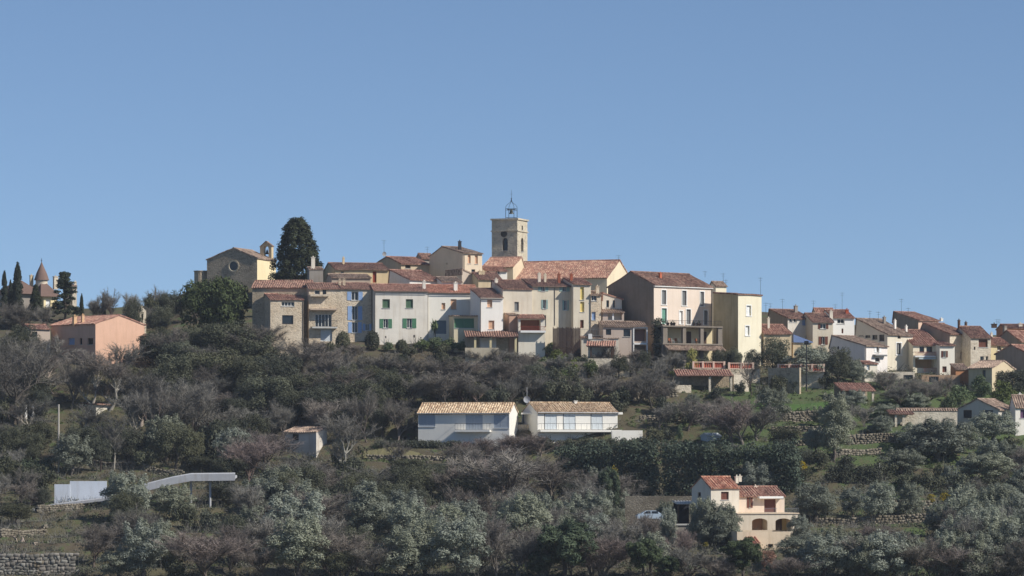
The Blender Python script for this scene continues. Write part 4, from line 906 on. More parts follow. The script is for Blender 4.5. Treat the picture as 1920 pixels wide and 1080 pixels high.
L_HEDGE = leafmat('laurel_leaves', c(72, 86, 68), c(98, 110, 88), .2, .1); L_RUST = leafmat('rusty_leaves', c(150, 100, 76), c(124, 84, 66), .15, .1)
def tubes(segs, n=4):                        # segs: (p, q, r0, r1) -> quads
    V, Fq = [], []
    for p, q, r0, r1 in segs:
        p, q = np.array(p), np.array(q); d = q - p; d = d / (np.linalg.norm(d) + 1e-9)
        a = np.cross(d, (0.3, 0.9, 0.2)); a /= np.linalg.norm(a) + 1e-9; b = np.cross(d, a); i = len(V)
        for o, r in ((p, r0), (q, r1)):
            for k in range(n):
                t = 2 * math.pi * k / n; V.append(o + (a * math.cos(t) + b * math.sin(t)) * r)
        for k in range(n): Fq.append((i + k, i + (k + 1) % n, i + n + (k + 1) % n, i + n + k))
    return np.array(V), np.array(Fq)
def bare_proto(seed, spread=1.0, trunk=.28, droop=0.0, nl=6, ntw=16, up=0.35, twl=.9, tww=.036, kids=(5, 5)):
    """leafless tree about 10 m high: limbs as tubes, outer twigs as fine tapering slivers"""
    r = np.random.default_rng(seed); segs, tw = [], []
    def grow(p, d, L, rad, lev):
        q = p; pts = [p]
        for k in range(3):
            d = d + r.normal(0, .16, 3) + np.array((0, 0, .06 - droop)); d /= np.linalg.norm(d); q2 = q + d * L / 3
            segs.append((q, q2, rad * (1 - k * .25), rad * (1 - (k + 1) * .25))); q = q2; pts.append(q)
        if lev >= 3:
            for _ in range(ntw):
                t = r.uniform(.1, 1); s = pts[0] + (pts[-1] - pts[0]) * t
                e = d + r.normal(0, .75, 3); e /= np.linalg.norm(e); l = twl * r.uniform(.5, 1.2)
                w = np.cross(e, r.normal(0, 1, 3)); w = w / (np.linalg.norm(w) + 1e-9) * tww
                tw.append((s - w / 2, s + w / 2, s + e * l))
            return
        n = nl if lev == 0 else kids[lev - 1]
        for k in range(n):
            s = pts[-1] if (k == 0 or lev == 0 and r.random() < .6) else pts[1] + (pts[-1] - pts[1]) * r.uniform(0, 1)
            az = r.uniform(0, 6.283); tilt = r.uniform(.35, 1.0) * spread
            a = np.cross(d, (.1, .2, 1)); a = a / (np.linalg.norm(a) + 1e-6) if np.linalg.norm(a) > .1 else np.array((1., 0, 0)); b = np.cross(d, a)
            e = d * math.cos(tilt) + (a * math.cos(az) + b * math.sin(az)) * math.sin(tilt) + np.array((0, 0, up * (.6 if lev else .3))); e /= np.linalg.norm(e)
            grow(s, e, L * r.uniform(.62, .85) if lev else 10 * .30 * r.uniform(.8, 1.2), rad * (.55 if lev else .5), lev + 1)
    grow(np.array((0., 0, -.6)), np.array((r.normal(0, .08), r.normal(0, .08), 1.)), 10 * trunk + .6, .26, 0)
    V, Fq = tubes([s for s in segs if max(s[2], s[3]) > .045], 5); V2, F2 = tubes([s for s in segs if max(s[2], s[3]) <= .045], 3)
    T = np.array(tw).reshape(-1, 3)
    zmax = T[:, 2].max(); wid = np.percentile(np.abs(T[:, :2]), 97)
    return (V, Fq), (V2, F2, T), zmax, wid
def crown_mesh(name, V2, F2, T, mat):
    tri = np.arange(len(T)).reshape(-1, 3); tri4 = np.concatenate([np.array([[a, b, c_] for a, b, c_ in zip(F2[:, 0], F2[:, 1], F2[:, 2])]), np.array([[a, b, c_] for a, b, c_ in zip(F2[:, 0], F2[:, 2], F2[:, 3])])]) if len(F2) else np.zeros((0, 3), int)
    return np_mesh(name, np.concatenate([T, V2]) if len(V2) else T, np.concatenate([tri, tri4 + len(T)]), mat)
def leaves(C, Nn, size, r, aspect=1.0, jitter=.6):
    """one small quad per centre, facing roughly along its normal"""
    n = len(C); d = Nn + r.normal(0, jitter, (n, 3)); d /= np.linalg.norm(d, axis=1)[:, None] + 1e-9
    a = np.cross(d, r.normal(0, 1, (n, 3))); a /= np.linalg.norm(a, axis=1)[:, None] + 1e-9; b = np.cross(d, a)
    s = size * r.uniform(.6, 1.3, (n, 1)); a, b = a * s * aspect, b * s
    V = np.stack([C - a * .5, C + b * .32, C + a * .5, C - b * .32], 1).reshape(-1, 3)
    return V, np.arange(4 * n).reshape(-1, 4)
def blob_crown(seed, blobs, per, size, aspect=1.0, shell=.75, up=.2):
    """blobs: list of (centre, (rx,ry,rz)); leaves gather near each clump's surface, fewer on its underside"""
    r = np.random.default_rng(seed); Cs, Ns = [], []
    for cc, rad in blobs:
        n = int(per * (rad[0] * rad[2]) ** .9 * 1.0); d = r.normal(0, 1, (n, 3)); d /= np.linalg.norm(d, axis=1)[:, None]
        d = d[(d[:, 2] > -.35) | (r.random(n) < .35)]; n = len(d)
        rr = (shell + (1.12 - shell) * r.random((n, 1)) ** .8) * (1 + .12 * np.sin(d[:, :1] * 9 + seed) * np.cos(d[:, 1:2] * 8))
        Cs.append(np.array(cc) + d * rr * np.array(rad)); Ns.append(d + np.array((0, 0, up)))
    return leaves(np.concatenate(Cs), np.concatenate(Ns), size, r, aspect)
def lumps(r, n, rx, rz, zc, br, flat=0.0):
    out = []
    while len(out) < n:
        p = r.uniform(-1, 1, 3); q = np.linalg.norm(p)
        if q > 1 or q < .25 or p[2] < -.8 + flat: continue
        s = br * r.uniform(.65, 1.25); out.append(((p[0] * rx, p[1] * rx, zc + p[2] * rz), (s, s, s * .85)))
    return out
def simple_trunk(seed, h, r0, n=3, top=None, forks=4, fork_r=2.0):
    r = np.random.default_rng(seed); segs = []; p = np.array((0., 0, -.6)); 
    for k in range(n):
        q = p + np.array((r.normal(0, .12), r.normal(0, .12), (h + .6) / n)); segs.append((p, q, r0 * (1 - .2 * k / n), r0 * (1 - .2 * (k + 1) / n))); p = q
    for k in range(forks):
        az = 6.283 * k / forks + r.uniform(-.4, .4); m = p + np.array((math.cos(az) * fork_r * .5, math.sin(az) * fork_r * .5, fork_r * .6)); segs.append((p, m, r0 * .55, r0 * .4))
        segs.append((m, m + np.array((math.cos(az) * fork_r * .5, math.sin(az) * fork_r * .5, fork_r * .7)), r0 * .4, r0 * .15))
    return tubes(segs, 6)
PROTO = {}                                    # kind -> list of (trunk mesh, crown mesh, height, half width)
def add_proto(kind, trunk, crown, h, w): PROTO.setdefault(kind, []).append((trunk, crown, h, w))
def mk_bare(kind, seed, mat=TWIG, bark=BARK, **kw):
    (V, Fq), (V2, F2, T), zm, wd = bare_proto(seed, **kw); add_proto(kind, np_mesh('trunk', V, Fq, bark), crown_mesh('crown', V2, F2, T, mat), zm, wd)
for s_ in (1, 2, 3, 14, 15): mk_bare('bare', s_, nl=6, ntw=42, twl=.85 + .06 * (s_ % 5), spread=.6 + .07 * (s_ % 4), up=.5, trunk=.2)
for s_ in (4, 5): mk_bare('tallbare', s_, nl=5, spread=.6, trunk=.42, ntw=36, bark=BARK_PALE)
for s_ in (6, 7): mk_bare('pinkbare', s_, TWIG_PINK, spread=.8, up=.5, trunk=.12, nl=8, ntw=42)
for s_ in (8, 9): mk_bare('shrubbare', s_, TWIG, spread=.85, trunk=.05, nl=9, ntw=36, up=.55)
mk_bare('darkbare', 10, TWIG, BARK_DARK, nl=7, ntw=36, trunk=.3); mk_bare('pruned', 11, TWIG, BARK_DARK, nl=7, ntw=9, trunk=.25, kids=(4, 3), twl=.6, tww=.05)
def mk_leaf(kind, seed, blobs, per, size, mat, h, w, trunk, bark=BARK_DARK, **kw):
    V, Fq = blob_crown(seed, blobs, per, size, **kw); add_proto(kind, np_mesh('trunk', *trunk, bark), np_mesh('crown', V, Fq, mat), h, w)
for s_ in (21, 22, 23):
    r = np.random.default_rng(s_); mk_leaf('oak', s_, lumps(r, 46, 3.6, 3.3, 5.4, 1.25), 230, .3, L_OAK, 9.6, 4.7, simple_trunk(s_, 2.2, .3))
for s_ in (31, 32, 33):
    r = np.random.default_rng(s_); bl = lumps(r, 54, 2.55, 2.45, 3.05, .72, .0); bl += [((r.uniform(-1.8, 1.8), r.uniform(-1.8, 1.8), r.uniform(4.6, 5.7)), (.38, .38, .8)) for _ in range(12)]
    mk_leaf('olive', s_, bl, 620, .17, L_OLIVE, 6.4, 3.2, simple_trunk(s_, 1.2, .28, forks=5, fork_r=1.6), BARK, aspect=1.7, shell=.55, up=.7)
for s_ in (36, 37):
    r = np.random.default_rng(s_); bl = lumps(r, 64, 2.4, 3.9, 4.7, .8, .0); bl += [((r.uniform(-1.3, 1.3), r.uniform(-1.3, 1.3), r.uniform(7.6, 8.8)), (.38, .38, .9)) for _ in range(10)]
    mk_leaf('tallolive', s_, bl, 560, .18, L_OLIVE, 9.4, 3.2, simple_trunk(s_, 1.8, .28, forks=5, fork_r=1.8), BARK, aspect=1.7, shell=.55, up=.8)
for s_ in (41, 42):
    r = np.random.default_rng(s_); mk_leaf('pine', s_, lumps(r, 80, 3.4, 3.2, 5.2, .75), 420, .27, L_PINE, 9.2, 4.4, simple_trunk(s_, 3, .3), aspect=2.2, shell=.5, up=.6)
for s_ in (51, 52):
    r = np.random.default_rng(s_); bl = []
    for k in range(70):
        z = r.uniform(.4, 9.3); w = 1.15 * (min(1, z / 2.2 + .25)) * (1 - (z / 10.2) ** 2.6); a = r.uniform(0, 6.283); bl.append(((math.cos(a) * w * .55, math.sin(a) * w * .55, z), (w * .5 + .1, w * .5 + .1, .75)))
    mk_leaf('cypress', s_, bl, 620, .3, L_CYP, 10.2, 1.2, simple_trunk(s_, 1, .18, forks=0), shell=.6, up=.8)
r = np.random.default_rng(60); bl = []       # the giant multi-stemmed cypress on the skyline
for k in range(330):
    z = r.uniform(.2, 9.6); prof = 3.2 * min(1.0, .86 + z * .06) * max(.06, 1 - (z / 10.3) ** 2.3) ** .8; a = r.uniform(0, 6.283); q = r.uniform(.55, .95); lob = 1 + .13 * math.sin(3 * a + z * .8) + .1 * math.sin(7 * a - z * 1.7)
    bl.append(((math.cos(a) * prof * q * lob, math.sin(a) * prof * q * lob, z), (.42, .42, .62)))
mk_leaf('giantcypress', 60, bl, 420, .27, L_CYP, 10.1, 3.4, simple_trunk(60, 1, .3, forks=0), shell=.5, up=.7)
r = np.random.default_rng(61); bl = []       # dark layered conifer
for k in range(80):
    z = r.uniform(.5, 9.4); w = 2.5 * (1 - z / 10.3) ** .8 + .2; a = r.uniform(0, 6.283); q = r.uniform(.3, 1); bl.append(((math.cos(a) * w * q, math.sin(a) * w * q, z - q * .4), (.6, .6, .35)))
mk_leaf('conifer', 61, bl, 480, .34, L_CYP, 10, 2.7, simple_trunk(61, 7, .2, forks=0), shell=.4)
r = np.random.default_rng(62); mk_leaf('umbrellapine', 62, lumps(r, 90, 5.6, 3.6, 5.4, 1.25), 190, .38, L_PINE, 10, 6.7, simple_trunk(62, 3, .4), aspect=1.6, shell=.55, up=.6)
for s_ in (71, 72): r = np.random.default_rng(s_); mk_leaf('bush', s_, lumps(r, 18, 1.2, 1.0, 1.3, .6), 330, .25, L_BUSH, 2.8, 1.75, simple_trunk(s_, .5, .1, forks=4, fork_r=.7), shell=.6)
for s_ in (73,): r = np.random.default_rng(s_); mk_leaf('yellowbush', s_, lumps(r, 18, 1.2, 1.2, 1.5, .6), 330, .25, L_YEL, 3.2, 1.75, simple_trunk(s_, .5, .1, forks=4, fork_r=.7), shell=.5, up=.6)
for s_ in (74, 75): r = np.random.default_rng(s_); mk_leaf('darkbush', s_, lumps(r, 20, 1.5, 1.0, 1.2, .65), 300, .27, L_OAK, 2.8, 2.1, simple_trunk(s_, .5, .1, forks=4, fork_r=.7), shell=.6)
mk_leaf('topiary', 76, [((0, 0, 1.35), (1.05, 1.05, 1.35)), ((0, 0, 1.2), (1.1, 1.1, 1.1))], 1600, .2, L_OAK, 2.75, 1.12, simple_trunk(76, .5, .1, forks=0), shell=.9)
r = np.random.default_rng(77); mk_leaf('rusty', 77, lumps(r, 24, 1.8, 2.4, 3.4, .7), 260, .25, L_RUST, 6.4, 2.4, simple_trunk(77, 1, .12), shell=.4)
mk_leaf('palm', 78, [((0, 0, 2.3), (.55, .55, .35))], 700, .5, L_BUSH, 2.9, .8, simple_trunk(78, 2.2, .14, forks=0), aspect=2.5, shell=.3)
KINDNAME = dict(bare=('bare_tree', 'bare grey-brown tree', 'tree'), tallbare=('bare_tree', 'slender bare tree', 'tree'), pinkbare=('bare_tree', 'reddish-grey bare tree', 'tree'),
    shrubbare=('bare_shrub', 'leafless grey shrub', 'shrub'), darkbare=('bare_tree', 'dark-trunked bare tree', 'tree'), pruned=('bare_tree', 'pruned bare tree', 'tree'),
    oak=('evergreen_oak', 'dark evergreen oak', 'tree'), olive=('olive_tree', 'silvery olive tree', 'tree'), tallolive=('olive_tree', 'tall silvery olive tree', 'tree'), pine=('pine_tree', 'bushy green pine', 'tree'),
    cypress=('cypress', 'slim dark cypress', 'tree'), conifer=('conifer', 'dark layered conifer', 'tree'), giantcypress=('cypress', 'giant cypress', 'tree'), umbrellapine=('pine_tree', 'broad green pine', 'tree'),
    bush=('bush', 'rounded green bush', 'bush'), yellowbush=('bush', 'yellow-flowering bush', 'bush'), darkbush=('bush', 'dark green bush', 'bush'), topiary=('clipped_shrub', 'clipped dome-shaped shrub', 'shrub'), rusty=('shrub', 'rust-brown shrub', 'shrub'), palm=('palm', 'small palm', 'palm'))
LAND = [(225, 640, 'the salmon house'), (75, 560, 'the turreted manor'), (435, 500, 'the stone chapel'), (175, 770, 'the little white hut'), (110, 820, 'the pale utility pole'), (570, 822, 'the small white shed'), (870, 790, 'the left modern block'),
    (1085, 790, 'the right modern block'), (150, 925, 'the white ramp wall'), (390, 905, 'the ramp bridge'), (70, 1062, 'the corner stone wall'), (530, 610, 'the slot-windowed house'), (670, 620, 'the blue-shuttered house'), (750, 620, 'the green-shuttered house'),
    (920, 650, 'the long open shelter'), (1000, 640, 'the red-railed annex'), (1125, 665, 'the pinkish-roofed shelter'), (1300, 650, 'the pillared loggia'), (1405, 620, 'the tall cream-yellow house'), (1320, 715, 'the long garden shed'), (1500, 700, 'the dark pole'),
    (1610, 735, 'the red-roofed pavilion'), (1740, 785, 'the long pale garden wall'), (1860, 765, 'the lower gabled house'), (1845, 705, 'the ochre farmhouse'), (1640, 690, 'the mauve gabled house'), (1400, 960, 'the cream villa'), (1275, 965, 'the carport'), (1220, 970, 'the parked car'),
    (1270, 870, 'the tall hedge'), (1750, 690, 'the brown balcony house'), (330, 880, 'the sloping grey wall'), (1530, 760, 'the green lawn strip'), (780, 845, 'the low clipped hedge'), (1870, 1060, 'the bottom right corner'), (1690, 935, 'the terrace olive row'), (1620, 890, 'the dark clipped hedge'), (1060, 1030, 'the big bottom pine'), (690, 960, 'the tall lower olive'), (950, 900, 'the wide bare tree'), (1565, 800, 'the very tall olive'), (330, 1020, 'the ramp pillars')]
TREES = []
def tree(kind, x, base, top, w=None, Y=None, label=None, group=None, lean=0.0):
    """place a tree by the photo column of its trunk, the row of its foot and of its tip, and its width in pixels"""
    Y = Y or ground_Y(x, base); v = random.randrange(len(PROTO[kind])); tm, cm, h, hw = PROTO[kind][v]
    z = float(ground(px(x, Y), Y)); H = max(.6, pz(top, Y) - z); sz = H / h
    sx = (w / F * Y / 2) / hw * (1.18 if 'bare' in kind else 1.2 if kind == 'olive' else 1.0) if w else sz
    o = link(KINDNAME[kind][0], None); o.location = (px(x, Y), Y, z); o.scale = (sx, sx, sz); o.rotation_euler = (0, lean, random.uniform(0, 6.283) if kind != 'giantcypress' else 0)
    link('trunk', tm, o); link('crown', cm, o)
    TREES.append((o, kind, x, (base + top) / 2, label, H)); return o
ORD = 'first second third fourth fifth sixth seventh eighth ninth tenth eleventh twelfth thirteenth fourteenth fifteenth sixteenth seventeenth eighteenth nineteenth twentieth'.split()
def label_trees():
    pools = {}
    for t in TREES:
        o, kind, x, y, label, H = t; nm, desc, cat = KINDNAME[kind]; o['category'] = cat
        o['group'] = {'tree': 'trees on the hillside', 'shrub': 'shrubs on the hillside', 'bush': 'bushes in the gardens'}.get(cat, 'plants in the gardens')
        if label: o['label'] = label; continue
        L = min(LAND, key=lambda l: (l[0] - x) ** 2 + (1.3 * (l[1] - y)) ** 2); dx, dy = x - L[0], y - L[1]
        rel = ('right of' if dx > 0 else 'left of') if abs(dx) > abs(dy) * 1.2 else ('below' if dy > 0 else 'above')
        far = math.hypot(dx, dy); rel = ('close ' if far < 45 else 'well ' if far > 95 else '') + rel
        pools.setdefault((desc, rel, L[2]), []).append(t)
    for (desc, rel, land), ts in pools.items():
        ts.sort(key=lambda t: t[2])
        for k, t in enumerate(ts):
            n = len(ts); extra = '' if n == 1 else (', left one of two' if k == 0 else ', right one of two') if n == 2 else (', leftmost' if k == 0 else ', rightmost' if k == n - 1 else ', %s from the left' % ORD[min(k, 19)])
            t[0]['label'] = '%s %s %s%s' % (desc, rel, land, extra)
# ------------------------------------------------------------------ ground sheet
def build_ground():
    xs = np.concatenate([-np.geomspace(3000, 130, 24), np.arange(-120, 120.1, 1.0), np.geomspace(130, 3000, 24)])
    ys = np.concatenate([np.linspace(-600, 380, 60), np.arange(390, 700.1, 1.0), np.geomspace(710, 3000, 30)])
    X, Yg = np.meshgrid(xs, ys); Z = ground(X, Yg); V = np.stack([X, Yg, Z], -1).reshape(-1, 3); nx = len(xs)
    i, j = np.meshgrid(np.arange(nx - 1), np.arange(len(ys) - 1)); a = (j * nx + i).ravel(); Fq = np.stack([a, a + 1, a + nx + 1, a + nx], 1)
    n = N('hillside'); tc = n.n('TexCoord').outputs['Object']
    big = n.noise(tc, .07, 5, .6); mid = n.noise(tc, .5, 5, .65); fine = n.noise(tc, 4, 4, .7)
    soil = n.mix(n.maprange(mid, .35, .65), c(78, 70, 58), c(104, 94, 76))
    grass = n.mix(n.maprange(fine, .3, .7), c(90, 104, 64), c(70, 84, 52))
    dry = n.mix(n.maprange(fine, .3, .7), c(104, 98, 72), c(80, 78, 58))
    at = n.n('Attribute', attribute_name='lush').outputs['Fac']
    ad = n.n('Math', operation='ADD'); n.l(at, ad.inputs[0]); n.l(n.maprange(mid, .3, .7, -.45, .4), ad.inputs[1])
    col = n.mix(n.maprange(ad.outputs[0], .35, .6), n.mix(n.maprange(big, .4, .6), soil, dry), grass)
    n.base(col, .95); n.bump(fine, .6, .2)
    me = np_mesh('ground', V, Fq, n.m, True)
    colp = X / np.maximum(Yg, 200) * F + CX; row = HOR - Z * F / np.maximum(Yg, 100)
    lush = np.clip((colp - 1150) / 250, 0, 1) * np.clip((830 - np.abs(row - 820) * 0 - row + 90) / 60, 0, 1) * np.clip((row - 690) / 30, 0, 1) * .66
    lush = np.maximum(lush, .5 * np.clip((row - 800) / 60, 0, 1) * np.clip((colp - 1500) / 100, 0, 1)); lush = np.maximum(lush, .3)
    me.attributes.new('lush', 'FLOAT', 'POINT').data.foreach_set('value', lush.ravel().astype(np.float32))
    tag(link('ground', me), 'sloping hillside of dry grass, soil and green terraces', None, None, 'structure')
build_ground()
# ------------------------------------------------------------------ dry stone walls, path, hedges
def rock_mesh(seed):
    r = np.random.default_rng(seed); V = np.array([(x, y, z) for z in (-.5, .5) for x, y in ((-.5, -.5), (.5, -.5), (.5, .5), (-.5, .5))]) * r.uniform(.78, 1.0, (8, 3)) + r.normal(0, .05, (8, 3))
    Fq = np.array(((0, 3, 2, 1), (4, 5, 6, 7), (0, 1, 5, 4), (1, 2, 6, 5), (2, 3, 7, 6), (3, 0, 4, 7))); return V, Fq
ROCK = [rock_mesh(k) for k in range(8)]
STONEM = leafmat('dry_stone', c(150, 146, 136), c(112, 108, 100), .35)
ROCKME = [np_mesh('stone', v, f, STONEM) for v, f in ROCK]
def dry_wall(label, pts, h, size, single=False, group='dry stone terrace walls'):
    """wall following photo points along the slope; stones stacked in uneven courses"""
    P = []
    for x, y in pts: Y = ground_Y(x, y); P.append(np.array((px(x, Y), Y)))
    o = link('dry_stone_wall', None); z0 = float(ground(*P[0])); o.location = (P[0][0], P[0][1], z0); tag(o, label, 'wall', group)
    core = MB(); Vs, Fs, k = [], [], 0; r = np.random.default_rng(int(pts[0][0] + pts[0][1]))
    for a, b in zip(P, P[1:]):
        L = np.linalg.norm(b - a); d = (b - a) / L; nn = np.array((d[1], -d[0])); nn = nn if nn[1] < 0 else -nn; ang = math.atan2(d[1], d[0])
        def gz(t): return min(float(ground(*(a + d * t))), float(ground(*(a + d * t + nn * .4))))
        nseg = max(2, int(L / 2))
        for i in range(nseg):
            t0, t1 = L * i / nseg, L * (i + 1) / nseg; A, B = a + d * t0, a + d * t1; za, zb = gz(t0), gz(t1)
            f = lambda p, n_, z: (p[0] + nn[0] * n_ - P[0][0], p[1] + nn[1] * n_ - P[0][1], z - z0)
            core.quad(f(A, .1, za - .8), f(B, .1, zb - .8), f(B, .1, zb + h * .95), f(A, .1, za + h * .95)).quad(f(A, .1, za + h * .95), f(B, .1, zb + h * .95), f(B, -.6, zb + h * .95), f(A, -.6, za + h * .95)).quad(f(A, -.6, za - .8), f(B, -.6, zb - .8), f(B, -.6, zb + h * .95), f(A, -.6, za + h * .95))
        zc = -.3
        while zc < h:
            hs = size * r.uniform(.55, .9); t = -r.uniform(0, size)
            while t < L:
                w = size * r.uniform(.55, 1.8); c0 = a + d * (t + w / 2) + nn * (.14 + r.uniform(-.05, .07)); z = gz(min(max(t + w / 2, 0), L)) + zc + hs / 2 + r.normal(0, .03)
                q = r.integers(8); tilt = r.normal(0, .12)
                if single and 0 < t < L and zc > -.2:
                    s_ = link('stone', ROCKME[q], o, (c0[0] - P[0][0], c0[1] - P[0][1], z - z0)); s_.rotation_euler = (0, tilt, ang + r.normal(0, .08)); s_.scale = (w * 1.08, .35, hs * 1.08)
                else:
                    V, Fq = ROCK[q]; V = V * np.array((w * 1.08, .35, hs * 1.08)); ca, sa = math.cos(ang), math.sin(ang)
                    V = np.stack([V[:, 0] * ca - V[:, 1] * sa + c0[0] - P[0][0], V[:, 0] * sa + V[:, 1] * ca + c0[1] - P[0][1], V[:, 2] + z - z0], 1)
                    Vs.append(V); Fs.append(Fq + k); k += 8
                t += w
            zc += hs
    core.build('core', plaster(c(70, 62, 52)), o)
    if Vs: tag(link('stones', np_mesh('stones', np.concatenate(Vs), np.concatenate(Fs), DRY), o), kind='stuff')
dry_wall('rough dry stone wall in the bottom left corner with large blocks', [(-10, 1082), (70, 1080), (140, 1076)], 2.4, .52, True)
dry_wall('sloping grey stone wall behind the concrete ramp', [(167, 868), (250, 880), (342, 894)], .9, .4)
dry_wall('low dry stone wall above the path at the lower left', [(0, 1008), (85, 1000)], .9, .4)
dry_wall('stone edge below the white ramp wall', [(70, 962), (200, 950)], .7, .4)
for k, (pts, h_) in enumerate((([(1465, 790), (1545, 784)], 1.5), ([(1450, 812), (1540, 806)], .9), ([(1590, 833), (1680, 828)], 1.3), ([(1560, 858), (1650, 852)], .9), ([(1190, 750), (1265, 745)], 1.2), ([(1600, 985), (1760, 975)], 1.3), ([(1780, 985), (1925, 978)], 1.0), ([(1540, 985), (1600, 988)], .9), ([(1840, 860), (1925, 868)], 1.0), ([(1470, 838), (1550, 834)], .9), ([(1200, 790), (1300, 788)], .7), ([(690, 862), (860, 858)], .5), ([(1640, 960), (1740, 955)], 1.2))):
    dry_wall(['highest dry stone wall under the green lawn strip', 'second dry stone wall below the green lawn strip', 'sunlit dry stone wall right of the tall olive', 'lower dry stone wall right of the tall olive', 'dry stone wall left of the long garden shed', 'long dry stone wall under the row of olive trees right of the villa', 'dry stone wall at the right edge among olives', 'short dry stone wall just right of the villa', 'grassy dry stone wall at the right edge above the olives', 'lowest dry stone wall left of the tall olive', 'low dry stone wall right of the modern house', 'low stone edge in front of the low clipped hedge', 'dry stone wall behind the trunks of the olive row'][k], pts, h_, .45)
def path(name, label, pts, w, mat):
    m = MB(); A = []
    for x, y in pts: Y = ground_Y(x, y); A.append((px(x, Y), Y))
    Q = []
    for (x, y), (x2, y2) in zip(A, A[1:]):
        n_ = 14
        Q += [(x + (x2 - x) * k / n_, y + (y2 - y) * k / n_) for k in range(n_)]
    Q.append(A[-1])
    for (x, y), (x2, y2) in zip(Q, Q[1:]):
        m.quad(*[(p, q, float(ground(p, q)) + .12) for p, q in ((x, y), (x2, y2), (x2, y2 + w), (x, y + w))])
        m.quad(*[(p, q, float(ground(p, q)) + d) for p, q, d in ((x, y, .12), (x2, y2, .12), (x2, y2, -.4), (x, y, -.4))])
    tag(m.build(name, mat), label, None, None, 'structure')
path('path', 'pale path at the lower left edge', [(-40, 1003), (30, 1016), (66, 1028)], 2.6, plaster(c(176, 160, 146)))
path('track', 'dry grass track below the left wood', [(290, 838), (420, 840), (520, 846)], 3, plaster(c(150, 138, 110)))
path('terrace', 'dry grass strip in front of the modern house', [(680, 862), (860, 858)], 4, plaster(c(122, 116, 84)))
path('lawn', 'green lawn strip below the balustrades', [(1365, 768), (1470, 768), (1560, 772)], 5, leafmat('lawn_grass', c(84, 114, 56), c(66, 94, 46), .1))
def hedge(name, label, x0, x1, base, top, depth, mat, size, per, seed, cl=.8, ragged=.5):
    r = np.random.default_rng(seed); Y0, Y1 = ground_Y(x0, base), ground_Y(x1, base); o = link(name, None); A, B = np.array((px(x0, Y0), Y0)), np.array((px(x1, Y1), Y1)); zA = float(ground(*A)); o.location = (A[0], A[1], zA)
    L = np.linalg.norm(B - A); d = (B - A) / L; bl = []; segs = []; n = int(L / cl * 3.4)
    for k in range(n):
        t = r.uniform(0, L); p = A + d * t; z = float(ground(*p)); H = pz(top, p[1]) - z; Hh = H * (1 + r.normal(0, .05) * ragged)
        for q in range(max(2, int(Hh / cl * 1.5))):
            s_ = cl * r.uniform(.6, 1.1); y = r.uniform(-depth / 2, depth / 2); zz = r.uniform(.3, max(.5, Hh - s_ * .7)); bl.append(((p[0] - A[0] + r.normal(0, .3), p[1] - A[1] + y, z - zA + zz), (s_, s_, s_)))
        if k % 6 == 0: segs.append(((p[0] - A[0], p[1] - A[1], z - zA - .5), (p[0] - A[0], p[1] - A[1], z - zA + H * .8), .09, .04))
    V, Fq = blob_crown(seed, bl, per, size, shell=.6, up=.4); link('foliage', np_mesh('foliage', V, Fq, mat), o); tag(link('stems', np_mesh('stems', *tubes(segs, 5), BARK_DARK), o), kind='stuff')
    tag(o, label, 'hedge')
hedge('hedge', 'tall dense dark hedge below the modern house', 1052, 1500, 925, 830, 2.6, L_HEDGE, .34, 70, 5, 1.0, 1.2)
hedge('hedge', 'low clipped hedge in front of the left modern block', 697, 866, 842, 826, 1.2, L_OAK, .24, 150, 6, .5, .2)
hedge('hedge', 'dark hedge at the left edge below the utility pole', -10, 95, 890, 858, 1.8, L_HEDGE, .3, 90, 8, .7, .6)
hedge('hedge', 'dark clipped hedge among the olive terraces right of the tall hedge', 1555, 1650, 905, 872, 1.8, L_OAK, .3, 90, 9, .7, .4)
hedge('hedge', 'dark garden hedge at the right edge behind the ochre farmhouse', 1868, 1930, 735, 695, 2, L_OAK, .3, 90, 10, .7, .5)
hedge('hedge', 'green climber covering the wall below the red-railed annex', 974, 1008, 662, 632, .6, L_BUSH, .24, 150, 11, .5, .6)
hedge('hedge', 'dark ivy-covered wall at the left side of the pillared loggia', 1229, 1244, 690, 596, 1.0, L_OAK, .26, 120, 12, .6, .3)
# ------------------------------------------------------------------ trees and shrubs, by place
T = tree
T('giantcypress', 557, 540, 409, 112, 611 + 20, 'giant dark cypress towering over the village roofs beside the chapel')
T('umbrellapine', 404, 640, 510, 142, 607, 'broad dark green pine in front of the stone chapel')
T('conifer', 122, 618, 505, 66, 640, 'dark layered conifer right of the turreted manor')
T('cypress', 33, 600, 489, 22, 655, 'tall slim cypress left of the turreted manor'); T('cypress', 8, 600, 505, 16, 655, 'slim cypress at the left edge of the picture'); T('cypress', 20, 600, 523, 12, 657)
T('cypress', 67, 610, 532, 24, 648, 'short dark cypress in front of the turreted manor'); T('cypress', 194, 610, 547, 9, 640, 'lone small cypress on the skyline right of the salmon house roof'); T('cypress', 153, 610, 549, 9, 645)
for x, b, t, w in ((15, 615, 552, 60), (50, 620, 560, 50), (90, 605, 565, 40), (5, 640, 590, 60)): T('shrubbare', x, b, t, w, 632)
for x, t, w in ((172, 550, 36), (215, 535, 44), (240, 545, 36), (190, 560, 30)): T('bare', x, 610, t, w, 638)
for x, b, t, w in ((250, 610, 555, 44), (285, 605, 545, 50), (318, 600, 540, 50), (345, 600, 540, 40), (300, 620, 570, 60)): T('darkbush' if x % 2 else 'oak', x, b, t, w, 628 if b < 610 else 615)
T('shrubbare', 290, 590, 528, 44, 640); T('shrubbare', 262, 605, 560, 50, 625)
T('darkbare', 38, 800, 628, 140, None, 'large bare tree with a black forked trunk at the left edge')
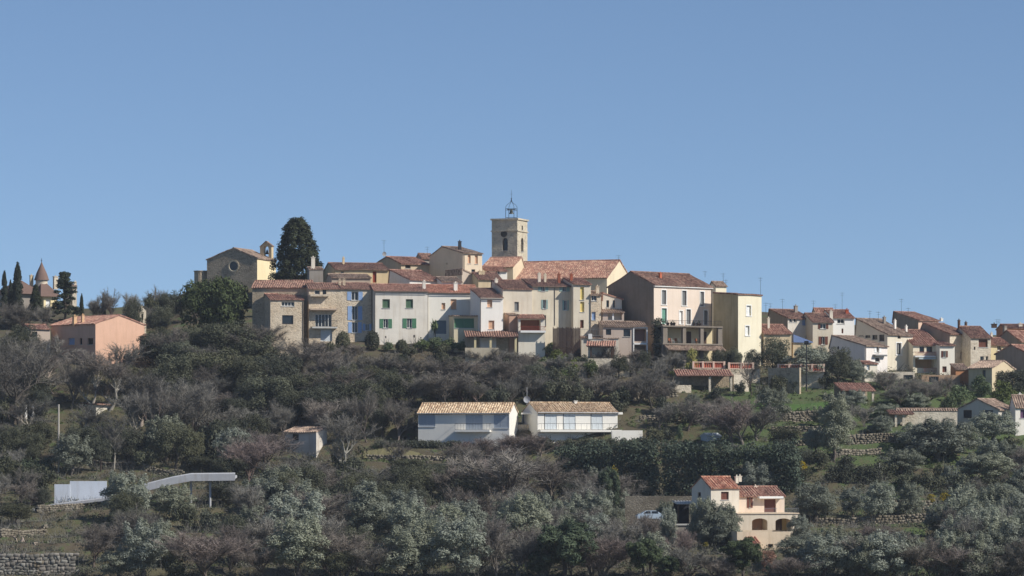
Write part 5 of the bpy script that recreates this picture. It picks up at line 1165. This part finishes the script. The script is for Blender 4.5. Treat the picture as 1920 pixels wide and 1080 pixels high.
for x, b, t, w in ((5, 760, 610, 100), (85, 700, 622, 90), (130, 770, 655, 90), (165, 775, 645, 80), (205, 770, 665, 80), (230, 735, 635, 70), (100, 740, 660, 80), (265, 800, 690, 80), (300, 845, 700, 90), (328, 848, 720, 80), (240, 850, 730, 70), (350, 830, 700, 90), (410, 840, 755, 90), (60, 830, 740, 70), (160, 840, 750, 60), (213, 880, 770, 40)):
    T('tallbare' if w <= 80 else 'bare', x, b, t, w)
for x, b, t, w in ((300, 700, 622, 110), (355, 680, 605, 120), (420, 690, 592, 130), (470, 700, 612, 110), (325, 760, 660, 120), (395, 745, 645, 130), (455, 760, 660, 120), (520, 750, 655, 110), (250, 740, 680, 90), (500, 800, 690, 120), (575, 770, 690, 100), (440, 810, 735, 90), (150, 860, 790, 80), (70, 850, 785, 80), (20, 860, 795, 70), (200, 850, 780, 80), (350, 815, 750, 80), (610, 800, 720, 100), (680, 790, 705, 100), (740, 770, 690, 90), (560, 800, 725, 90), (650, 830, 760, 80), (720, 820, 755, 80)): T('oak', x, b, t, w)
for x, b, t, w in ((480, 690, 600, 90), (515, 690, 630, 70), (560, 710, 630, 80), (600, 715, 640, 80), (640, 725, 655, 80), (690, 730, 660, 80), (735, 725, 655, 80), (780, 730, 660, 80), (825, 735, 660, 80), (865, 740, 670, 70), (910, 745, 680, 80), (950, 745, 690, 70), (545, 760, 680, 80), (620, 770, 690, 80), (700, 775, 690, 80), (760, 770, 690, 80), (840, 765, 690, 90), (900, 770, 700, 80), (590, 830, 740, 80), (690, 830, 720, 80), (745, 830, 740, 60), (480, 830, 760, 80), (530, 830, 740, 60), (380, 770, 690, 80), (430, 730, 650, 70)): T('bare', x, b, t, w)
for x, b, t, w in ((800, 745, 690, 70), (870, 755, 690, 70), (1000, 750, 690, 80), (1050, 745, 700, 60), (960, 755, 700, 60), (1120, 750, 690, 80), (1160, 755, 700, 70), (1195, 755, 690, 60), (1240, 760, 710, 40)): T('shrubbare', x, b, t, w)
for x, b, t, w in ((890, 760, 715, 50), (930, 765, 720, 60), (1040, 760, 700, 70), (1090, 765, 715, 60), (1020, 730, 690, 50), (1060, 715, 680, 50), (1160, 780, 720, 60)): T('darkbush', x, b, t, w)
# gardens at the foot of the front row
T('topiary', 643, 654, 622, 26, 596, 'clipped dome-shaped shrub below the blue shutters, left one of a pair'); T('topiary', 698, 652, 621, 26, 596, 'clipped dome-shaped shrub at the corner of the green-shuttered house'); T('topiary', 753, 658, 637, 21, 595, 'low clipped ball shrub under the green-shuttered house')
T('palm', 815, 640, 602, 14, 598.5, 'small palm in front of the grey garage door')
for x, b, t, w in ((728, 660, 640, 26), (790, 662, 632, 40), (815, 660, 630, 40), (845, 662, 632, 50), (868, 664, 636, 30), (1032, 668, 640, 30), (1050, 690, 655, 40), (1085, 690, 668, 34), (1075, 705, 670, 40), (1020, 700, 668, 40), (1060, 720, 690, 40), (1105, 705, 680, 30), (995, 665, 640, 26)): T('bush', x, b, t, w)
for x, b, t, w in ((960, 690, 648, 50), (990, 690, 655, 50), (930, 690, 655, 50), (900, 690, 660, 40), (1150, 690, 640, 40), (1190, 690, 650, 50), (1115, 690, 655, 30)): T('shrubbare', x, b, t, w)
[T('pinkbare', x, b, t, w) for x, b, t, w in ((905, 872, 814, 96), (960, 866, 806, 84), (1015, 858, 812, 70), (875, 862, 822, 50))]; T('darkbare', 912, 690, 648, 60); T('yellowbush', 1297, 684, 648, 28, 588, 'yellow-green bush in front of the pillared loggia')
T('darkbare', 1222, 765, 672, 66, None, 'bare tree with a tall dark trunk left of the long garden shed'); T('pruned', 1410, 740, 664, 64, 577, 'pruned bare tree with knobbly branches in front of the balustrade')
T('bush', 1265, 712, 690, 24); T('shrubbare', 1262, 700, 650, 50)
for x, b, t, w in ((1450, 692, 628, 74), (1410, 680, 650, 40), (1375, 680, 645, 40), (1350, 684, 650, 40)): T('oak', x, b, t, w, 590)
T('olive', 1518, 690, 643, 90, 588, 'spreading olive tree behind the dark pole'); T('oak', 1572, 716, 648, 62, 586, 'dark evergreen tree left of the mauve gabled house')
for x, b, t, w in ((1600, 720, 672, 44), (1625, 715, 690, 30), (1660, 735, 690, 60), (1700, 745, 700, 60), (1690, 760, 715, 60), (1740, 755, 712, 60), (1775, 745, 700, 50), (1720, 770, 735, 50), (1600, 770, 730, 50)): T('olive' if x % 40 == 0 or x in (1625,) else 'shrubbare', x, b, t, w)
for x, b, t, w in ((1800, 760, 720, 50), (1840, 745, 700, 50), (1880, 760, 710, 50), (1780, 775, 740, 40), (1550, 730, 700, 40), (1470, 735, 700, 40), (1440, 745, 720, 40)): T('darkbush' if x < 1600 else 'bush', x, b, t, w)
for x, b, t, w in ((1450, 792, 722, 64), (1665, 790, 755, 60), (1760, 865, 782, 130), (1720, 845, 790, 80), (1862, 830, 768, 90), (1690, 890, 838, 80), (1850, 905, 845, 100), (1905, 800, 770, 40), (1800, 850, 790, 80), (1895, 880, 830, 60)): T('olive', x, b, t, w)
T('tallolive', 1565, 870, 738, 80, None, 'very tall silvery olive above the right end of the hedge')
T('pinkbare', 1393, 835, 738, 130, None, 'big bare reddish-grey bush tree above the tall hedge')
for x, b, t, w in ((1300, 795, 755, 70), (1335, 790, 750, 50), (1270, 790, 760, 40), (1350, 770, 740, 40)): T('darkbush' if x == 1300 else 'shrubbare', x, b, t, w)
for x, b, t, w in ((1230, 828, 798, 50), (1255, 826, 800, 40)): T('darkbush', x, b, t, w)
T('bush', 1275, 830, 792, 14); T('yellowbush', 1500, 895, 862, 34); T('yellowbush', 1152, 905, 868, 26, 500, 'yellow-leaved shrub in front of the tall hedge'); T('oak', 1470, 850, 795, 70); T('oak', 1500, 880, 835, 60); T('pine', 1140, 930, 870, 60, 498)
for x, b, t, w in ((1500, 910, 868, 50), (1540, 880, 840, 50), (1660, 900, 860, 50), (1700, 920, 880, 60), (1745, 925, 880, 70), (1800, 925, 880, 70), (1860, 925, 890, 60), (1905, 930, 885, 60), (1590, 880, 850, 50), (1900, 850, 815, 50), (1760, 900, 870, 50)): T('darkbush', x, b, t, w)
T('yellowbush', 1772, 945, 922, 28); T('yellowbush', 1745, 945, 925, 22); T('cypress', 1645, 900, 868, 10)
for x, b, t, w, lab in ((1528, 978, 903, 88, 'round olive tree right of the villa balcony'), (1648, 976, 900, 68, 'olive tree with a forked trunk, middle of the row on the stone terrace'), (1706, 972, 902, 56, 'olive tree on the stone terrace, right end of the row'), (1598, 970, 910, 50, 'darker olive tree on the stone terrace, left end of the row'), (1418, 925, 864, 66, 'olive tree behind the roof of the villa'), (1770, 1005, 940, 78, 'broad olive tree below the yellow bush'), (1828, 1005, 938, 92, None), (1880, 965, 905, 80, None), (1915, 985, 930, 60, None), (1890, 1040, 965, 90, None), (1845, 1060, 985, 100, None)): T('olive', x, b, t, w, None, lab)
for x, b, t, w, k in ((1108, 712, 668, 34, 'bush'), (1132, 714, 676, 36, 'shrubbare'), (1160, 712, 664, 44, 'oak'), (1185, 708, 660, 40, 'shrubbare'), (1208, 705, 655, 34, 'oak'), (1235, 712, 668, 40, 'shrubbare'), (1090, 700, 662, 36, 'darkbush'), (1040, 690, 652, 34, 'bush'), (1010, 712, 676, 44, 'darkbush'), (975, 700, 664, 40, 'shrubbare'), (940, 704, 668, 40, 'darkbush'), (1320, 700, 662, 30, 'darkbush'), (1260, 742, 706, 36, 'shrubbare'), (1388, 742, 712, 30, 'darkbush'), (1345, 752, 722, 36, 'darkbush'), (500, 665, 618, 50, 'bare'), (545, 668, 622, 54, 'bare'), (590, 668, 632, 44, 'shrubbare'), (620, 672, 636, 40, 'darkbush'), (670, 670, 640, 36, 'shrubbare'), (765, 672, 648, 36, 'darkbush'), (830, 676, 640, 44, 'darkbush')): T(k, x, b, t, w)
for x in range(1012, 1215, 22): T('darkbush', x + (x * 7 % 9), 843, 817 + x * 3 % 5, 34 + x % 9)
for x, b, t, w, k in ((1290, 806, 742, 64, 'bare'), (1238, 806, 752, 50, 'bare'), (1340, 796, 744, 56, 'bare'), (1372, 830, 748, 90, 'bare'), (1420, 826, 752, 80, 'bare'), (1545, 800, 760, 50, 'olive'), (1620, 800, 752, 54, 'bare'), (1655, 820, 778, 46, 'olive'), (1470, 870, 822, 50, 'oak'), (1530, 850, 800, 50, 'olive')): T(k, x, b, t, w)
for x, b, t, w, k in ((1180, 962, 926, 34, 'bush'), (1205, 960, 930, 36, 'olive'), (1235, 962, 928, 34, 'olive'), (1262, 960, 930, 30, 'bush'), (1288, 958, 932, 24, 'olive'), (1195, 1000, 962, 40, 'bare'), (1228, 1004, 966, 36, 'bare'), (1320, 1000, 930, 60, 'olive'), (1310, 1020, 968, 46, 'olive'), (1500, 1010, 962, 44, 'olive'), (1478, 1040, 1000, 44, 'olive')): T(k, x, b, t, w, 468 if b > 965 else None)
# villa surroundings
for x, b, t, w in ((1330, 1010, 936, 66), (1362, 1015, 940, 56), (1345, 1040, 975, 80), (1250, 1000, 935, 46), (1225, 960, 930, 40)): T('olive', x, b, t, w, 466 if 1320 < x < 1370 else None)
T('pine', 1392, 1088, 1000, 90); T('shrubbare', 1208, 996, 952, 46, 470); T('olive', 1252, 1000, 948, 40, 472); T('darkbush', 1462, 735, 700, 44, 583); T('darkbush', 1490, 735, 705, 26, 583); T('rusty', 1438, 1088, 1020, 44, None, 'rust-brown shrub below the villa terrace'); T('bush', 1280, 960, 935, 20); T('bush', 1170, 960, 935, 30); T('bush', 1200, 955, 932, 30); T('yellowbush', 1325, 1030, 1015, 18)
# lower left and bottom belt
for x, b, t, w, lab in ((135, 895, 812, 76, 'silvery olive tree right of the utility pole'), (236, 985, 882, 92, 'large olive tree in front of the white ramp wall'), (325, 975, 905, 80, 'darker olive tree under the ramp bridge'), (285, 1062, 968, 84, 'olive tree with pale tips below the ramp'), (222, 1088, 1028, 76, 'low olive tree at the bottom left edge'), (480, 1025, 946, 84, 'pale olive tree in the lower left wood'), (815, 1040, 955, 70, None), (1500, 1060, 1000, 90, None), (1545, 1085, 1000, 100, None)): T('olive', x, b, t, w, None, lab)
T('tallolive', 690, 1030, 903, 116, None, 'tall broad olive tree in the middle of the lower wood'); T('pine', 1060, 1095, 968, 140, None, 'big bushy pine at the bottom centre'); T('pine', 1205, 1095, 1003, 84, None, 'bushy pine right of the big bottom pine')
T('pine', 1010, 1098, 1030, 60); T('pine', 1250, 1098, 1040, 60)
for x, b, t, w in ((640, 895, 765, 70), (560, 905, 840, 60), (470, 905, 810, 80), (500, 890, 795, 110), (890, 900, 835, 80), (860, 890, 830, 60), (600, 930, 860, 60), (740, 890, 820, 40), (900, 950, 850, 90), (530, 930, 860, 70)): T('pinkbare' if w >= 80 else 'tallbare', x, b, t, w)
T('bare', 950, 975, 833, 180, None, 'wide bare tree with forked limbs left of the tall hedge'); T('bare', 1035, 960, 850, 110); T('bare', 860, 960, 870, 80); T('bare', 1000, 920, 840, 90)
for x, b, t, w in ((380, 1090, 985, 120), (430, 1080, 970, 90), (560, 1090, 965, 120), (620, 1080, 960, 90), (340, 1060, 990, 70), (760, 1090, 985, 100), (700, 1095, 1010, 90), (860, 1090, 960, 110), (930, 1090, 955, 110), (810, 1060, 975, 80), (1000, 1060, 970, 90), (1110, 1040, 960, 90), (1155, 1060, 965, 80), (1130, 1090, 990, 100), (1290, 1090, 1010, 80), (1280, 1050, 985, 60), (500, 1095, 1020, 90), (1340, 1095, 1030, 70), (1480, 1095, 1035, 70), (1600, 1090, 1000, 110), (1660, 1095, 990, 110), (1720, 1090, 1000, 100), (1780, 1095, 1010, 110), (1840, 1095, 1020, 100), (1900, 1095, 1020, 90), (1560, 1060, 985, 80), (1630, 1040, 975, 70), (1700, 1050, 985, 80), (450, 990, 900, 70), (570, 990, 890, 70), (760, 960, 890, 60), (640, 1000, 910, 60), (1090, 980, 930, 70), (1040, 1020, 940, 80), (960, 1030, 950, 90), (780, 1000, 930, 60), (530, 1010, 940, 60)): T(('bare', 'olive', 'bare', 'pinkbare', 'shrubbare')[(x // 10) % 5], x, b, t, w)
for x, b, t, w in ((420, 950, 900, 90), (470, 980, 915, 70), (510, 950, 890, 80), (560, 960, 900, 80), (620, 970, 905, 70), (740, 960, 905, 60), (790, 930, 870, 60), (840, 940, 880, 60), (730, 1060, 1000, 70), (820, 980, 920, 60), (350, 990, 940, 60), (400, 1000, 950, 60), (1080, 950, 890, 80), (1030, 990, 930, 70), (30, 985, 940, 80), (330, 1088, 1030, 60), (640, 1090, 1030, 80), (600, 1050, 1000, 60), (80, 920, 870, 60), (40, 910, 870, 60), (430, 905, 850, 80), (380, 890, 850, 70), (270, 880, 835, 60), (660, 895, 855, 60), (760, 895, 855, 80), (830, 905, 865, 80), (690, 920, 880, 60)): T('oak' if w >= 70 else 'darkbush', x, b, t, w)
# fill the woods: trees of the same kinds wherever the slope would otherwise lie bare
KEEP = [(470, 520, 1130, 655), (1090, 520, 1440, 735), (1425, 570, 1925, 728), (780, 745, 1215, 835), (528, 792, 620, 846), (98, 895, 200, 955), (275, 880, 445, 930), (1262, 885, 1500, 1035), (1195, 958, 1262, 992), (90, 585, 275, 690), (0, 1000, 140, 1090), (1465, 738, 1560, 775), (1560, 710, 1650, 755), (1665, 755, 1930, 805), (0, 480, 470, 600), (690, 820, 870, 868), (130, 750, 215, 790), (350, 900, 400, 960), (100, 750, 120, 890), (1460, 780, 1545, 860), (1590, 820, 1690, 870), (1560, 930, 1760, 990)]
def fill(n, zone, kinds, hs, seed):
    r = np.random.default_rng(seed); got = 0; tries = 0; x0, y0, x1, y1 = zone
    while got < n and tries < n * 30:
        tries += 1; x, b = r.uniform(x0, x1), r.uniform(y0, y1); Y = ground_Y(x, b); s_ = F / Y; H = r.uniform(*hs); W = H * r.uniform(.75, 1.1); t = b - H * s_; w = W * s_
        if any(x + w * .42 > k[0] and x - w * .42 < k[2] and b > k[1] and t < k[3] and b < k[3] + 150 for k in KEEP): continue
        if any(abs(x - q[2]) < 14 and abs((b + t) / 2 - q[3]) < 10 for q in TREES): continue
        tree(kinds[r.integers(len(kinds))], x, b, t, w, Y); got += 1
fill(36, (0, 640, 480, 800), ['bare', 'oak', 'tallbare', 'oak', 'oak'], (5.5, 9), 201)
fill(45, (460, 680, 1000, 800), ['bare', 'oak', 'oak', 'tallbare', 'bare'], (5, 7.5), 202)
fill(16, (960, 690, 1260, 800), ['shrubbare', 'bare', 'darkbush'], (3, 4.5), 203)
fill(34, (120, 860, 900, 1000), ['bare', 'oak', 'oak', 'darkbush', 'tallbare', 'olive'], (5.5, 8), 204)
fill(30, (130, 990, 1060, 1095), ['bare', 'olive', 'shrubbare', 'olive', 'oak', 'bare'], (5.5, 8.5), 205)
fill(22, (1040, 930, 1300, 1095), ['bare', 'olive', 'shrubbare', 'bare'], (4.5, 7), 206)
fill(40, (1480, 1000, 1930, 1095), ['olive', 'olive', 'olive', 'bare'], (5, 7.5), 207)
fill(8, (1560, 790, 1930, 960), ['olive', 'olive', 'olive', 'shrubbare'], (3.5, 5.5), 208)
fill(7, (1180, 740, 1700, 850), ['shrubbare', 'darkbush', 'shrubbare', 'bush', 'olive'], (1.6, 3), 210)
fill(20, (0, 790, 130, 960), ['bare', 'oak', 'darkbush', 'shrubbare'], (3, 5), 209)
label_trees()
# ------------------------------------------------------------------ low scrub and weeds that nobody could count
def scrub(name, label, n, mat, hgt, seed, region, leafy):
    r = np.random.default_rng(seed); C, Nn = [], []; tw = []
    k = 0
    while k < n:
        Y = r.uniform(432, 625); x = r.uniform(-100, 100) * Y / 600; p = x / Y * F + CX
        if not -60 < p < 1980: continue
        z = float(ground(x, Y)); row = HOR - z * F / Y
        if not region(p, row, r): continue
        if smooth_noise(x * 3, Y * 3) < r.uniform(-.5, .25): continue
        k += 1; H = hgt * r.uniform(.4, 1.2); W = H * r.uniform(.7, 1.3); m = 26 if leafy else 20
        d = r.normal(0, 1, (m, 3)); d /= np.linalg.norm(d, axis=1)[:, None]; d[:, 2] = np.abs(d[:, 2])
        if leafy: C.append(np.array((x, Y, z)) + d * np.array((W, W, H)) * r.uniform(.5, 1, (m, 1))); Nn.append(d)
        else:
            e = d * np.array((W, W, H * 1.3)); w = np.cross(d, r.normal(0, 1, (m, 3))); w = w / (np.linalg.norm(w, axis=1)[:, None] + 1e-9) * .03; b = np.array((x, Y, z)) + r.normal(0, .25, (m, 3)) * np.array((1, 1, 0))
            tw.append(np.stack([b - w, b + w, b + e], 1).reshape(-1, 3))
    if leafy: V, Fq = leaves(np.concatenate(C), np.concatenate(Nn), .26, r)
    else: V = np.concatenate(tw); Fq = np.arange(len(V)).reshape(-1, 3)
    tag(link(name, np_mesh(name, V, Fq, mat)), label, None, None, 'stuff')
def open_ground(p, q): return (1160 < p < 1960 and 735 < q < 900) or (670 < p < 880 and 835 < q < 880)
scrub('undergrowth', 'dark green brambles and undergrowth between the trees', 6500, L_OAK, 1.1, 90, lambda p, q, r: q > 655 and (not open_ground(p, q) or r.random() < .12), True)
scrub('dry_scrub', 'leafless brown scrub between the trees', 4200, TWIG, 1.5, 91, lambda p, q, r: q > 640 and (not open_ground(p, q) or r.random() < .2), False)
scrub('weeds', 'green weeds and tall grass on the terraces', 2600, L_BUSH, .45, 92, lambda p, q, r: q > 690 and (open_ground(p, q) or r.random() < .15), True)

# ------------------------------------------------------------------ the hazy air over the valley
def haze():
    n = bpy.data.materials.new('haze'); n.use_nodes = True; t = n.node_tree; t.nodes.clear()
    o = t.nodes.new('ShaderNodeOutputMaterial'); v = t.nodes.new('ShaderNodeVolumePrincipled')
    v.inputs['Color'].default_value = (.80, .88, 1.0, 1); v.inputs['Density'].default_value = 0.00008; v.inputs['Anisotropy'].default_value = 0.0
    t.links.new(v.outputs[0], o.inputs['Volume'])
    b = MB().box(-3100, 3100, -700, 3100, -60, 62).build('haze', n); tag(b, 'thin pale haze filling the valley air', None, None, 'stuff')
haze()
